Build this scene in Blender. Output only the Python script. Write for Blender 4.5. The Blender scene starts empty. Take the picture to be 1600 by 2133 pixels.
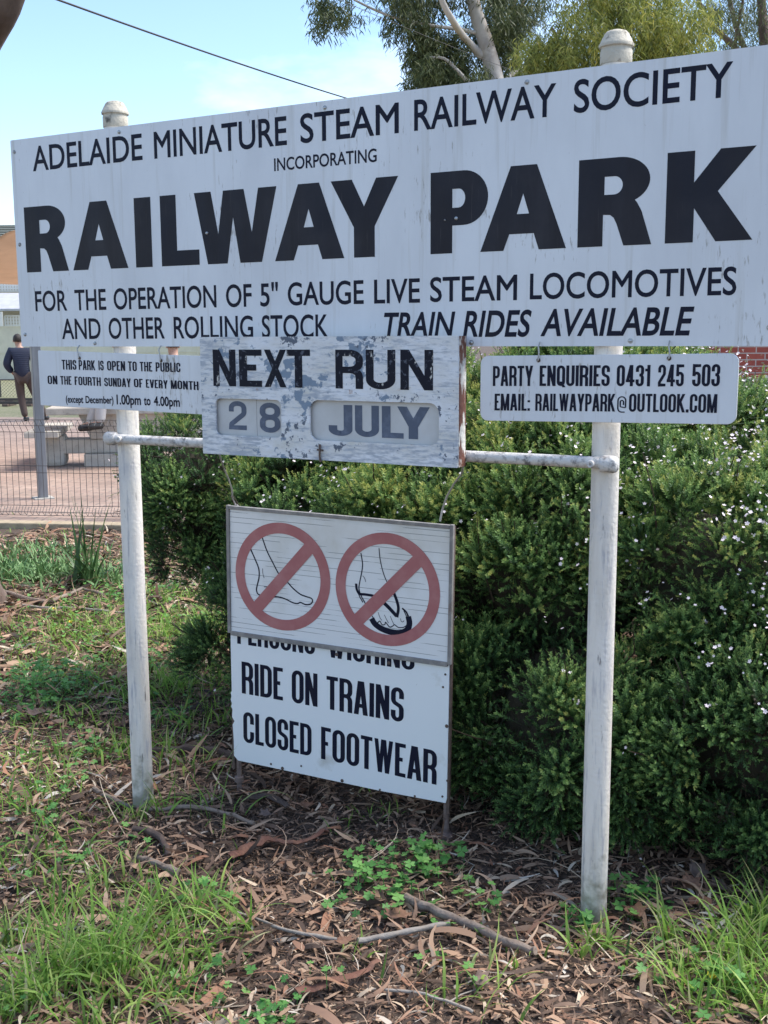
import bpy, bmesh, math, random
import numpy as np
from mathutils import Vector, Matrix
rad = math.radians
C = bpy.context.scene
COL = C.collection
rng = np.random.default_rng(7)
random.seed(7)

# ------------------------------------------------------------------ camera
F_PX, YAW, PITCH, ROLL = 2301.0, -0.5071, 0.1564, -0.0049
CAM = np.array([0.9357, -2.9408, 1.6869])
def cam_axes():
    cy, sy, cp, sp = math.cos(YAW), math.sin(YAW), math.cos(PITCH), math.sin(PITCH)
    f = np.array([sy*cp, cy*cp, -sp]); r = np.array([cy, -sy, 0.0]); u = np.cross(r, f)
    cr, sr = math.cos(ROLL), math.sin(ROLL)
    return cr*r+sr*u, -sr*r+cr*u, f
AR, AU, AF = cam_axes()
cd = bpy.data.cameras.new('camera'); cam = bpy.data.objects.new('camera', cd); COL.objects.link(cam)
cd.sensor_fit = 'VERTICAL'; cd.sensor_height = 36.0; cd.lens = F_PX/2133*36.0
cd.clip_start = 0.05; cd.clip_end = 2000
M4 = Matrix.Identity(4)
for i in range(3):
    M4[i][0], M4[i][1], M4[i][2], M4[i][3] = AR[i], AU[i], -AF[i], CAM[i]
cam.matrix_world = M4
C.camera = cam

# ------------------------------------------------------------------ sky, sun, exposure
SUN_EL, SUN_AZ = rad(54), rad(44)          # azimuth from +Y towards +X: the sun stands behind the signs
w = bpy.data.worlds.new('World'); C.world = w; w.use_nodes = True
nt = w.node_tree; bg = nt.nodes['Background']
sky = nt.nodes.new('ShaderNodeTexSky'); sky.sky_type = 'NISHITA'; sky.sun_disc = False
sky.sun_elevation = SUN_EL; sky.sun_rotation = SUN_AZ; sky.air_density = 1.0; sky.dust_density = 0.3; sky.ozone_density = 2.2
tc = nt.nodes.new('ShaderNodeTexCoord'); mp = nt.nodes.new('ShaderNodeMapping'); mp.inputs['Scale'].default_value = (1, 1, 2.6)
mp.inputs['Location'].default_value = (1.55, 0.7, 0.2)
nz = nt.nodes.new('ShaderNodeTexNoise'); nz.inputs['Scale'].default_value = 3.1; nz.inputs['Detail'].default_value = 7; nz.inputs['Roughness'].default_value = .55
rp = nt.nodes.new('ShaderNodeValToRGB'); rp.color_ramp.elements[0].position = .53; rp.color_ramp.elements[1].position = .88
rp.color_ramp.elements[0].color = (0, 0, 0, 1); rp.color_ramp.elements[1].color = (1, 1, 1, 1)
mx = nt.nodes.new('ShaderNodeMix'); mx.data_type = 'RGBA'; mx.inputs['B'].default_value = (6.6, 6.8, 7.2, 1)
L = nt.links.new
L(tc.outputs['Generated'], mp.inputs['Vector']); L(mp.outputs['Vector'], nz.inputs['Vector']); L(nz.outputs['Fac'], rp.inputs['Fac'])
L(rp.outputs['Color'], mx.inputs['Factor']); L(sky.outputs['Color'], mx.inputs['A']); L(mx.outputs['Result'], bg.inputs['Color'])
bg.inputs['Strength'].default_value = 0.138
sd = bpy.data.lights.new('sun', 'SUN'); sun = bpy.data.objects.new('sun', sd); COL.objects.link(sun)
sd.energy = 3.3; sd.angle = rad(32); sd.color = (1, .95, .87)
sdir = Vector((math.sin(SUN_AZ)*math.cos(SUN_EL), math.cos(SUN_AZ)*math.cos(SUN_EL), math.sin(SUN_EL)))
sun.rotation_euler = sdir.to_track_quat('Z', 'Y').to_euler(); sun.location = sdir*50
C.view_settings.view_transform = 'Standard'; C.view_settings.look = 'None'; C.view_settings.gamma = 1
C.view_settings.exposure = 1.03
C.cycles.max_bounces = 6; C.cycles.transparent_max_bounces = 6

# ------------------------------------------------------------------ geometry helpers
def ray(px, py):
    v = AF + (px-800)/F_PX*AR - (py-1066.5)/F_PX*AU
    return v
def at_plane(px, py, n, d):
    v = ray(px, py); n = np.asarray(n, float)
    return CAM + v*((d-CAM@n)/(v@n))
def onY(px, py, y): return at_plane(px, py, (0, 1, 0), y)
def ground(px, py, z=0.0): return at_plane(px, py, (0, 0, 1), z)
def at_depth(px, py, d): return CAM + ray(px, py)*d
def project(P):
    d = np.asarray(P) - CAM; z = d@AF
    return 800+F_PX*(d@AR)/z, 1066.5-F_PX*(d@AU)/z, z

def tag(o, label=None, cat=None, group=None, kind=None):
    if label: o['label'] = label
    if cat: o['category'] = cat
    if group: o['group'] = group
    if kind: o['kind'] = kind
    return o
def empty(name, loc=(0, 0, 0), label=None, cat=None, group=None):
    o = bpy.data.objects.new(name, None); COL.objects.link(o); o.location = loc; o.empty_display_size = .1
    return tag(o, label, cat, group)
def link(name, me, mat, parent=None, world=True, smooth=False):
    """link mesh me; with world=True its vertices are world coordinates"""
    o = bpy.data.objects.new(name, me); COL.objects.link(o)
    if mat is not None and len(me.materials) == 0: me.materials.append(mat)
    if parent is not None:
        o.parent = parent
        if world: o.location = -Vector(parent.location)
    if smooth: me.polygons.foreach_set('use_smooth', [True]*len(me.polygons))
    return o
def np_mesh(name, V, F, tint=None):
    V = np.asarray(V, np.float32); F = np.asarray(F, np.int32); k = F.shape[1]
    me = bpy.data.meshes.new(name)
    me.vertices.add(len(V)); me.vertices.foreach_set('co', V.ravel())
    me.loops.add(F.size); me.loops.foreach_set('vertex_index', F.ravel())
    me.polygons.add(len(F)); me.polygons.foreach_set('loop_start', np.arange(0, F.size, k, dtype=np.int32))
    me.update(calc_edges=True)
    if tint is not None:
        a = me.attributes.new('tint', 'FLOAT', 'POINT'); a.data.foreach_set('value', np.asarray(tint, np.float32))
    return me
class MB:
    def __init__(s): s.v = []; s.f = []
    def add(s, V, F):
        n = len(s.v); s.v += [tuple(map(float, p)) for p in V]; s.f += [tuple(i+n for i in f) for f in F]; return s
    def box(s, c, d, R=None):
        c = np.asarray(c, float); h = np.asarray(d, float)/2
        P = np.array([(x, y, z) for x in (-1, 1) for y in (-1, 1) for z in (-1, 1)])*h
        if R is not None: P = P@np.asarray(R).T
        return s.add(P+c, [(0, 1, 3, 2), (4, 6, 7, 5), (0, 4, 5, 1), (2, 3, 7, 6), (0, 2, 6, 4), (1, 5, 7, 3)])
    def tube(s, pts, r, n=10, cap=True, flat=1.0):
        pts = [np.asarray(p, float) for p in pts]; m = len(pts)
        rs = r if hasattr(r, '__len__') else [r]*m
        up = np.array([0, 0, 1.0]); V = []; prev = None
        for i in range(m):
            t = pts[min(i+1, m-1)]-pts[max(i-1, 0)]; t = t/(np.linalg.norm(t)+1e-12)
            if prev is None:
                a = np.cross(t, up) if abs(t[2]) < .95 else np.cross(t, (1.0, 0, 0))
            else: a = prev-(prev@t)*t
            a = a/(np.linalg.norm(a)+1e-12); prev = a; b = np.cross(t, a)
            for k in range(n):
                g = 2*math.pi*k/n; V.append(pts[i]+rs[i]*(math.cos(g)*a+flat*math.sin(g)*b))
        F = [(i*n+k, i*n+(k+1) % n, (i+1)*n+(k+1) % n, (i+1)*n+k) for i in range(m-1) for k in range(n)]
        if cap: F += [tuple(range(n-1, -1, -1)), tuple((m-1)*n+k for k in range(n))]
        return s.add(V, F)
    def lathe(s, c, prof, n=24, axis=None):
        V = []; F = []; c = np.asarray(c, float); m = len(prof)
        if axis is None: ax = np.array([0, 0, 1.]); a = np.array([1., 0, 0]); b = np.array([0, 1., 0])
        else:
            ax = np.asarray(axis, float); ax /= np.linalg.norm(ax)
            a = np.cross(ax, (0, 0, 1.0)) if abs(ax[2]) < .9 else np.cross(ax, (1., 0, 0)); a /= np.linalg.norm(a); b = np.cross(ax, a)
        for r, z in prof:
            for k in range(n):
                g = 2*math.pi*k/n; V.append(c+ax*z+r*(math.cos(g)*a+math.sin(g)*b))
        F = [(i*n+k, i*n+(k+1) % n, (i+1)*n+(k+1) % n, (i+1)*n+k) for i in range(m-1) for k in range(n)]
        F += [tuple(range(n-1, -1, -1)), tuple((m-1)*n+k for k in range(n))]
        return s.add(V, F)
    def mesh(s, name):
        me = bpy.data.meshes.new(name); me.from_pydata(s.v, [], s.f)
        bm = bmesh.new(); bm.from_mesh(me); bmesh.ops.recalc_face_normals(bm, faces=bm.faces); bm.to_mesh(me); bm.free(); me.update()
        return me
    def obj(s, name, mat, parent=None, world=True, smooth=False, bevel=0):
        o = link(name, s.mesh(name), mat, parent, world, smooth)
        if smooth:
            try: o.data.set_sharp_from_angle(angle=rad(40))
            except Exception: pass
        if bevel:
            b = o.modifiers.new('bevel', 'BEVEL'); b.width = bevel; b.segments = 2; b.limit_method = 'ANGLE'
        return o
def curve_mesh(name, loops, extrude=0.0, bevel=0.0):
    """filled polygon with holes drawn in (x, z), lying in the XZ plane and facing -Y"""
    cu = bpy.data.curves.new(name, 'CURVE'); cu.dimensions = '2D'; cu.fill_mode = 'BOTH'; cu.extrude = extrude; cu.bevel_depth = bevel
    for lp in loops:
        sp = cu.splines.new('POLY'); sp.points.add(len(lp)-1)
        for p, q in zip(sp.points, lp): p.co = (q[0], q[1], 0, 1)
        sp.use_cyclic_u = True
    return to_mesh_xz(name, cu)
def to_mesh_xz(name, cu, sx=1, sz=1, ox=0, oz=0, y=0, shear=0):
    o = bpy.data.objects.new('tmp', cu); COL.objects.link(o)
    dg = bpy.context.evaluated_depsgraph_get(); dg.update()
    me = bpy.data.meshes.new_from_object(o.evaluated_get(dg)); me.name = name
    bpy.data.objects.remove(o); bpy.data.curves.remove(cu)
    n = len(me.vertices); a = np.empty(n*3); me.vertices.foreach_get('co', a); a = a.reshape(-1, 3)
    b = np.stack([a[:, 0]*sx+ox+shear*a[:, 1]*sz, y-a[:, 2], a[:, 1]*sz+oz], 1)
    me.vertices.foreach_set('co', b.ravel().astype(np.float32)); me.update()
    me.materials.clear()
    return me
def rrect(x0, z0, x1, z1, r, n=6):
    P = []
    for cx, cz, a0 in ((x1-r, z1-r, 0), (x0+r, z1-r, 90), (x0+r, z0+r, 180), (x1-r, z0+r, 270)):
        for k in range(n+1):
            g = rad(a0+90*k/n); P.append((cx+r*math.cos(g), cz+r*math.sin(g)))
    return P

# ------------------------------------------------------------------ materials
def mat(name, col, rough=.6, metal=0, noise=None, bump=None, spec=None, coords='Object', streak=None):
    """noise = (colour2, scale, low, high[, stretch xyz]); bump = (scale, strength)"""
    m = bpy.data.materials.new(name); m.use_nodes = True; t = m.node_tree; b = t.nodes['Principled BSDF']
    b.inputs['Base Color'].default_value = (*col, 1); b.inputs['Roughness'].default_value = rough; b.inputs['Metallic'].default_value = metal
    if spec is not None: b.inputs['Specular IOR Level'].default_value = spec
    co = t.nodes.new('ShaderNodeTexCoord').outputs[coords]
    cur = None
    for nsp in ([noise] if noise and not isinstance(noise, list) else (noise or [])):
        c2, sc, lo, hi = nsp[:4]
        src = co
        if len(nsp) > 4:
            q = t.nodes.new('ShaderNodeMapping'); q.inputs['Scale'].default_value = nsp[4]; t.links.new(co, q.inputs['Vector']); src = q.outputs['Vector']
        n = t.nodes.new('ShaderNodeTexNoise'); n.inputs['Scale'].default_value = sc; n.inputs['Detail'].default_value = 8; n.inputs['Roughness'].default_value = .62
        t.links.new(src, n.inputs['Vector'])
        r = t.nodes.new('ShaderNodeMapRange'); r.inputs['From Min'].default_value = lo; r.inputs['From Max'].default_value = hi
        t.links.new(n.outputs['Fac'], r.inputs['Value'])
        if len(nsp) > 5:      # wear gathered in patches: the fine noise shows through only where a coarse noise is high
            n2 = t.nodes.new('ShaderNodeTexNoise'); n2.inputs['Scale'].default_value = nsp[5]; n2.inputs['Detail'].default_value = 4; t.links.new(co, n2.inputs['Vector'])
            ma = t.nodes.new('ShaderNodeMath'); ma.operation = 'MULTIPLY_ADD'; ma.inputs[1].default_value = .9; t.links.new(n2.outputs['Fac'], ma.inputs[0]); ma.inputs[2].default_value = -.45
            ad = t.nodes.new('ShaderNodeMath'); ad.operation = 'ADD'; t.links.new(n.outputs['Fac'], ad.inputs[0]); t.links.new(ma.outputs[0], ad.inputs[1]); t.links.new(ad.outputs[0], r.inputs['Value'])
        x = t.nodes.new('ShaderNodeMix'); x.data_type = 'RGBA'; x.inputs['A'].default_value = (*col, 1); x.inputs['B'].default_value = (*c2, 1)
        if cur is not None: t.links.new(cur, x.inputs['A'])
        t.links.new(r.outputs['Result'], x.inputs['Factor']); cur = x.outputs['Result']
    if cur is not None: t.links.new(cur, b.inputs['Base Color'])
    if bump:
        n = t.nodes.new('ShaderNodeTexNoise'); n.inputs['Scale'].default_value = bump[0]; n.inputs['Detail'].default_value = 6
        t.links.new(co, n.inputs['Vector']); q = t.nodes.new('ShaderNodeBump'); q.inputs['Strength'].default_value = bump[1]; q.inputs['Distance'].default_value = .01
        t.links.new(n.outputs['Fac'], q.inputs['Height']); t.links.new(q.outputs['Normal'], b.inputs['Normal'])
    return m
def tint_mat(name, stops, rough=.6, translucent=0.0, spec=.3):
    m = bpy.data.materials.new(name); m.use_nodes = True; t = m.node_tree; b = t.nodes['Principled BSDF']
    a = t.nodes.new('ShaderNodeAttribute'); a.attribute_name = 'tint'
    r = t.nodes.new('ShaderNodeValToRGB'); cr = r.color_ramp
    while len(cr.elements) < len(stops): cr.elements.new(.5)
    for e, (p, c) in zip(cr.elements, stops): e.position = p; e.color = (*c, 1)
    t.links.new(a.outputs['Fac'], r.inputs['Fac']); t.links.new(r.outputs['Color'], b.inputs['Base Color'])
    b.inputs['Roughness'].default_value = rough; b.inputs['Specular IOR Level'].default_value = spec
    if translucent:
        tr = t.nodes.new('ShaderNodeBsdfTranslucent'); t.links.new(r.outputs['Color'], tr.inputs['Color'])
        ms = t.nodes.new('ShaderNodeMixShader'); ms.inputs['Fac'].default_value = translucent
        t.links.new(b.outputs['BSDF'], ms.inputs[1]); t.links.new(tr.outputs['BSDF'], ms.inputs[2])
        t.links.new(ms.outputs['Shader'], t.nodes['Material Output'].inputs['Surface'])
    return m

M = {}
M['sign'] = mat('sign_white_sheet', (.72, .735, .765), .38, noise=[((.60, .61, .64), 2.2, .40, .75, (1.5, 1, .6)), ((.52, .51, .49), 5, .56, .80, (8, 1, .3)), ((.34, .32, .30), 40, .66, .76, (2.5, 1, .5), 3), ((.2, .18, .17), 90, .71, .76)], spec=.5)
M['sign_edge'] = mat('sign_frame_grey', (.32, .32, .33), .6)
M['ink'] = mat('sign_black_vinyl', (.012, .014, .03), .35, noise=((.022, .022, .032), 6, .5, .75, (4, 1, .4)), spec=.08)
M['inkbig'] = mat('sign_black_vinyl_faded', (.019, .020, .031), .3, noise=[((.042, .040, .048), 1.9, .42, .66, (1, 1, 1.3)), ((.022, .020, .026), 5, .42, .72, (3, 1, .5)), ((.06, .055, .06), 9, .64, .76, (14, 1, .6))], spec=.09)
M['post'] = mat('post_weathered_white', (.77, .715, .65), .65, noise=[((.50, .44, .37), 4, .42, .75, (3, 3, .45)), ((.14, .12, .11), 34, .63, .72, (1.5, 1.5, .25)), ((.42, .40, .42), 60, .54, .70, (1, 1, .1)), ((.40, .41, .46), 3, .55, .8, (1, 1, 1))], bump=(90, .25))
def post_dirt():      # splashed soil and algae low on the posts
    t = M['post'].node_tree; b = t.nodes['Principled BSDF']; N = t.nodes.new; K = t.links.new
    co = N('ShaderNodeTexCoord').outputs['Object']; sp = N('ShaderNodeSeparateXYZ'); K(co, sp.inputs[0]); n = N('ShaderNodeTexNoise'); n.inputs['Scale'].default_value = 28; n.inputs['Detail'].default_value = 8; K(co, n.inputs[0])
    r = N('ShaderNodeMapRange'); r.inputs['From Min'].default_value = .0; r.inputs['From Max'].default_value = .30; r.inputs['To Min'].default_value = .30; r.inputs['To Max'].default_value = -.22; K(sp.outputs['Z'], r.inputs[0])
    a = N('ShaderNodeMath'); a.operation = 'ADD'; K(n.outputs['Fac'], a.inputs[0]); K(r.outputs[0], a.inputs[1]); q = N('ShaderNodeMapRange'); q.inputs['From Min'].default_value = .52; q.inputs['From Max'].default_value = .78; q.inputs['To Max'].default_value = .75; K(a.outputs[0], q.inputs[0])
    x = N('ShaderNodeMix'); x.data_type = 'RGBA'; x.inputs['B'].default_value = (.20, .18, .12, 1); K(b.inputs['Base Color'].links[0].from_socket, x.inputs['A']); K(q.outputs[0], x.inputs['Factor']); K(x.outputs['Result'], b.inputs['Base Color'])
post_dirt()
M['cap'] = mat('cap_mouldy_cream', (.54, .49, .40), .75, noise=[((.50, .45, .36), 8, .4, .7), ((.09, .08, .065), 30, .54, .68)], bump=(120, .3))
M['pipe'] = mat('pipe_lichen_white', (.62, .59, .56), .75, noise=[((.16, .15, .15), 42, .5, .66), ((.40, .33, .27), 18, .55, .75)], bump=(120, .4))
M['bolt'] = mat('galvanised_bolt', (.42, .43, .44), .4, .8, noise=((.18, .13, .1), 60, .5, .7))
M['wire'] = mat('tie_wire', (.42, .41, .39), .5, .3)
M['rust'] = mat('rusty_brown_steel', (.085, .06, .05), .85, noise=((.15, .10, .08), 30, .4, .7), bump=(140, .4))
M['rustleg'] = mat('rusty_grey_leg', (.19, .14, .125), .8, noise=((.11, .07, .055), 26, .4, .7), bump=(120, .4))
M['rustgrey'] = mat('weathered_grey_frame', (.20, .19, .19), .7, noise=[((.33, .31, .29), 24, .45, .7), ((.16, .08, .05), 20, .62, .75)])
M['case'] = mat('case_flaking_paint', (.74, .75, .78), .7, noise=[((.60, .58, .53), 7, .4, .7, (1, 1, 2.2)), ((.40, .43, .48), 60, .50, .66, (.4, 1, 2.2), 5), ((.20, .26, .34), 26, .635, .68, (1, 1, 1.2), 6), ((.11, .13, .17), 60, .66, .70, (1, 1, 1), 9), ((.30, .16, .10), 14, .68, .76)], bump=(60, .3))
M['caseside'] = mat('case_rusted_side', (.16, .06, .04), .85, noise=((.68, .64, .58), 13, .5, .56, (3, 3, 1)), bump=(60, .4))
M['casink'] = mat('case_worn_black_paint', (.012, .013, .022), .6, spec=.15, noise=[((.60, .58, .54), 24, .62, .66, (1.2, 1, .6)), ((.10, .11, .14), 70, .58, .66)])
M['date'] = mat('date_plate', (.56, .56, .56), .5, noise=((.44, .43, .42), 8, .4, .8))
M['dateink'] = mat('date_grey_ink', (.07, .09, .14), .5, noise=((.14, .17, .24), 24, .5, .75))
def corflute():
    m = bpy.data.materials['corflute_white']; t = m.node_tree; b = t.nodes['Principled BSDF']; N = t.nodes.new; K = t.links.new
    co = N('ShaderNodeTexCoord').outputs['Object']; sp = N('ShaderNodeSeparateXYZ'); K(co, sp.inputs[0])
    def mth(op, a, v=None):
        x = N('ShaderNodeMath'); x.operation = op
        if isinstance(a, (int, float)): x.inputs[0].default_value = a
        else: K(a, x.inputs[0])
        if v is not None:
            if isinstance(v, (int, float)): x.inputs[1].default_value = v
            else: K(v, x.inputs[1])
        return x.outputs[0]
    mp = N('ShaderNodeMapping'); mp.inputs['Scale'].default_value = (1, 1, 40); K(co, mp.inputs[0]); n = N('ShaderNodeTexNoise'); n.inputs['Scale'].default_value = 3.2; n.inputs['Detail'].default_value = 4; K(mp.outputs[0], n.inputs[0])
    fr = mth('FRACT', mth('DIVIDE', sp.outputs['Z'], .0185)); line = mth('LESS_THAN', fr, .085); msk = mth('MULTIPLY', line, mth('GREATER_THAN', n.outputs['Fac'], .51))
    x = N('ShaderNodeMix'); x.data_type = 'RGBA'; x.inputs['B'].default_value = (.17, .18, .20, 1); K(b.inputs['Base Color'].links[0].from_socket, x.inputs['A']); K(msk, x.inputs['Factor']); K(x.outputs['Result'], b.inputs['Base Color'])
M['cor'] = mat('corflute_white', (.72, .73, .75), .45, noise=[((.50, .48, .42), 3, .5, .85)]); corflute()
M['red'] = mat('faded_red', (.37, .125, .13), .5, noise=((.45, .20, .20), 12, .45, .8))
M['brown'] = mat('dark_gap', (.03, .025, .02), .9)

# ------------------------------------------------------------------ lettering
def arc_fillet(P, closed, w, R):
    out = []; n = len(P)
    for i in range(n):
        p = np.array(P[i][:2], float); rf = P[i][2] if len(P[i]) > 2 else 1
        if (not closed and i in (0, n-1)) or rf == 0: out.append(p); continue
        a = np.array(P[i-1][:2], float); b = np.array(P[(i+1) % n][:2], float)
        la, lb = np.linalg.norm(a-p), np.linalg.norm(b-p); ua, ub = (a-p)/la, (b-p)/lb
        ea = 1.0 if (not closed and i == 1) else .5; eb = 1.0 if (not closed and i == n-2) else .5
        cosang = float(np.clip(ua@ub, -1, 1)); ang = math.acos(cosang)
        if ang > 3.0: out.append(p); continue
        r = min(R*rf, la*ea*.999*math.tan(ang/2), lb*eb*.999*math.tan(ang/2)); d = r/math.tan(ang/2)
        s, e = p+ua*d, p+ub*d; bis = (ua+ub)/np.linalg.norm(ua+ub); cc = p+bis*(r/math.sin(ang/2))
        a0 = math.atan2(*(s-cc)[::-1]); a1 = math.atan2(*(e-cc)[::-1]); da = (a1-a0+math.pi) % (2*math.pi)-math.pi
        for k in range(9):
            g = a0+da*k/8; out.append(cc+r*np.array([math.cos(g), math.sin(g)]))
    return out
def stroke(pts, wv, wh, closed=False):
    pts = [np.asarray(p, float) for p in pts]
    q = [pts[0]]
    for p in pts[1:]:
        if np.linalg.norm(p-q[-1]) > 1e-6: q.append(p)
    if closed and np.linalg.norm(q[0]-q[-1]) < 1e-6: q.pop()
    n = len(q); V = []; F = []
    for i in range(n):
        a = q[i-1] if (closed or i > 0) else None; b = q[(i+1) % n] if (closed or i < n-1) else None
        t1 = None if a is None else (q[i]-a)/np.linalg.norm(q[i]-a); t2 = None if b is None else (b-q[i])/np.linalg.norm(b-q[i])
        if t1 is None: t1 = t2
        if t2 is None: t2 = t1
        n1 = np.array([-t1[1], t1[0]]); n2 = np.array([-t2[1], t2[0]]); m = n1+n2; m = m/(np.linalg.norm(m)+1e-9); k = max(m@n1, .35)
        hw = (abs(m[0])*wv+abs(m[1])*wh)/2/max(abs(m[0])+abs(m[1]), 1e-6)*1.0 if False else math.hypot(m[0]*wv, m[1]*wh)/2
        V += [q[i]+m*hw/k, q[i]-m*hw/k]
    for i in range(n if closed else n-1):
        j = (i+1) % n; F.append((2*i, 2*i+1, 2*j+1, 2*j))
    return V, F
ST = ('S', [(0, 9), (0, -9)]); STR = ('S', [(1, 9), (1, -9)]); MID = ('S', [(.5, 9), (.5, -9)])
G = {
 'A': (.50, [('D', 0, 0, .42, 1), ('D', 1, 0, .58, 1), ('S', [(.22, .24), (.78, .24)])]),
 'B': (.47, [ST, ('S', [(0, 1), (1, 1), (1, .53), (0, .53)]), ('S', [(0, .53), (1, .53), (1, 0), (0, 0)])]),
 'C': (.46, [('S', [(1, .64), (1, 1), (0, 1), (0, 0), (1, 0), (1, .36)])]),
 'D': (.47, [ST, ('S', [(0, 1), (1, 1), (1, 0), (0, 0)])]),
 'E': (.38, [ST, ('S', [(0, 1), (9, 1)]), ('S', [(0, .52), (.9, .52)]), ('S', [(0, 0), (9, 0)])]),
 'F': (.37, [ST, ('S', [(0, 1), (9, 1)]), ('S', [(0, .5), (.9, .5)])]),
 'G': (.47, [('S', [(1, .66), (1, 1), (0, 1), (0, 0), (1, 0), (1, .47, 0), (.55, .47)])]),
 'H': (.48, [ST, STR, ('S', [(0, .52), (1, .52)])]),
 'I': (0, [MID]),
 'J': (.40, [('S', [(1, 9), (1, 0), (0, 0), (0, .3)])]),
 'K': (.50, [ST, ('D', .02, .38, .98, 1), ('D', .34, .56, 1, 0)]),
 'L': (.36, [ST, ('S', [(0, 0), (9, 0)])]),
 'M': (.60, [ST, STR, ('D', .06, 1, .5, 0), ('D', .94, 1, .5, 0)]),
 'N': (.48, [ST, STR, ('D', .0, 1, 1, 0)]),
 'O': (.47, [('O', [(0, 0), (0, 1), (1, 1), (1, 0)])]),
 'P': (.45, [ST, ('S', [(0, 1), (1, 1), (1, .44), (0, .44)])]),
 'Q': (.47, [('O', [(0, 0), (0, 1), (1, 1), (1, 0)]), ('D', .5, .22, 1.1, -.06)]),
 'R': (.47, [ST, ('S', [(0, 1), (1, 1), (1, .48), (0, .48)]), ('S', [(.3, .48), (1, .48), (1, -9)])]),
 'S': (.45, [('S', [(1, .70), (1, 1), (0, 1), (0, .57), (1, .43), (1, 0), (0, 0), (0, .3)])]),
 'T': (.42, [MID, ('S', [(-9, 1), (9, 1)])]),
 'U': (.47, [('S', [(0, 9), (0, 0), (1, 0), (1, 9)])]),
 'V': (.50, [('D', 0, 1, .44, 0), ('D', 1, 1, .56, 0)]),
 'W': (.70, [('D', 0, 1, .25, 0), ('D', .46, 1, .27, 0), ('D', .54, 1, .73, 0), ('D', 1, 1, .75, 0)]),
 'X': (.50, [('D', 0, 0, 1, 1), ('D', 0, 1, 1, 0)]),
 'Y': (.50, [('D', 0, 1, .5, .38), ('D', 1, 1, .5, .38), ('S', [(.5, .44), (.5, -9)])]),
 '0': (.45, [('O', [(0, 0), (0, 1), (1, 1), (1, 0)])]),
 '1': (.28, [('S', [(1, 9), (1, -9)]), ('S', [(-9, .80), (1, .80)])]),
 '2': (.45, [('S', [(0, .66), (0, 1), (1, 1), (1, .58), (0, .14, .5), (0, 0, 0), (9, 0)])]),
 '3': (.45, [('S', [(0, .70), (0, 1), (1, 1), (1, .53), (.4, .53)]), ('S', [(.4, .53), (1, .53), (1, 0), (0, 0), (0, .3)])]),
 '4': (.48, [('S', [(.72, 9), (.72, -9)]), ('S', [(-9, .22), (9, .22)]), ('D', .02, .24, .66, 1)]),
 '5': (.45, [('S', [(9, 1), (0, 1, 0), (0, .46)]), ('S', [(0, .46), (0, .62), (1, .62), (1, 0), (0, 0), (0, .28)])]),
 '8': (.46, [('O', [(0, .52), (0, 1), (1, 1), (1, .52)]), ('O', [(0, 0), (0, .52), (1, .52), (1, 0)])]),
 '@': (.62, [('S', [(.72, .36), (.72, .66), (.3, .66), (.3, .24), (.62, .22), (.8, .2), (1, .2), (1, .9), (0, .9), (0, -.1), (.9, -.1)])]),
 '.': (0, [('S', [(.5, -9), (.5, .12)])]),
 ':': (0, [('S', [(.5, -9), (.5, .10)]), ('S', [(.5, .50), (.5, .64)])]),
}
def glyph_word(txt, wv, wh, gap, rk=.5):
    V = []; F = []; x = 0.0; lay = 0
    for ch in txt:
        gw, items = G[ch]; gw = max(gw, wv)
        thin = .5 if ch == '@' else 1.0
        def mx_(u): return x if u == -9 else (x+gw if u == 9 else x+wv/2+u*(gw-wv))
        def mz_(v): return 0 if v == -9 else (1 if v == 9 else wh/2+v*(1-wh))
        for k, it in enumerate(items):
            d = (k % 4)*.00012
            if it[0] == 'D':
                hw = wv*.52*(.80 if ch in 'MW' else 1)
                x0, z0, x1, z1 = mx_(it[1]), it[2], mx_(it[3]), it[4]
                v = [(x0-hw, z0), (x0+hw, z0), (x1+hw, z1), (x1-hw, z1)]; f = [(0, 1, 2, 3)]
            else:
                P = [(mx_(p[0]), mz_(p[1]))+tuple(p[2:]) for p in it[1]]
                cl = it[0] == 'O'
                v, f = stroke(arc_fillet(P, cl, gw, rk*(gw-wv)), wv*thin, wh*thin, cl)
            n = len(V); V += [(p[0], p[1], d) for p in v]; F += [tuple(i+n for i in q) for q in f]
        x += gw+gap
    return np.array(V), F, x-gap
def word_mesh(lines, wv=.14, wh=.11, gap=.055):
    """lines: (text, x0, x1, z0, z1) in plane coordinates, mesh local (x, depth, z) with depth < 0 towards the viewer"""
    mb = MB()
    for txt, x0, x1, z0, z1 in lines:
        V, F, wd = glyph_word(txt, wv, wh, gap)
        P = np.stack([x0+V[:, 0]/wd*(x1-x0), -V[:, 2], z0+V[:, 1]*(z1-z0)], 1); mb.add(P, F)
    me = bpy.data.meshes.new('lettering'); me.from_pydata(mb.v, [], mb.f); me.update(); return me
def embolden(a, polys, off):
    ed = {}
    for p in polys:
        for i in range(len(p)): ed[(p[i], p[(i+1) % len(p)])] = 1
    nx_ = {}; pv_ = {}
    for (i, j) in ed:
        if (j, i) not in ed: nx_[i] = j; pv_[j] = i
    b = a.copy()
    ar = sum((a[p[1]][0]-a[p[0]][0])*(a[p[2]][2]-a[p[0]][2])-(a[p[1]][2]-a[p[0]][2])*(a[p[2]][0]-a[p[0]][0]) for p in polys); sg = 1 if ar > 0 else -1
    for i in nx_:
        if i not in pv_: continue
        t1 = a[i]-a[pv_[i]]; t2 = a[nx_[i]]-a[i]; t1 = t1/(np.linalg.norm(t1)+1e-12); t2 = t2/(np.linalg.norm(t2)+1e-12)
        n1 = np.array([t1[2], 0, -t1[0]])*sg; n2 = np.array([t2[2], 0, -t2[0]])*sg; m_ = n1+n2; m_ = m_/(np.linalg.norm(m_)+1e-9); b[i] = a[i]+m_*off/max(m_@n1, .62)
    return b
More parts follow.
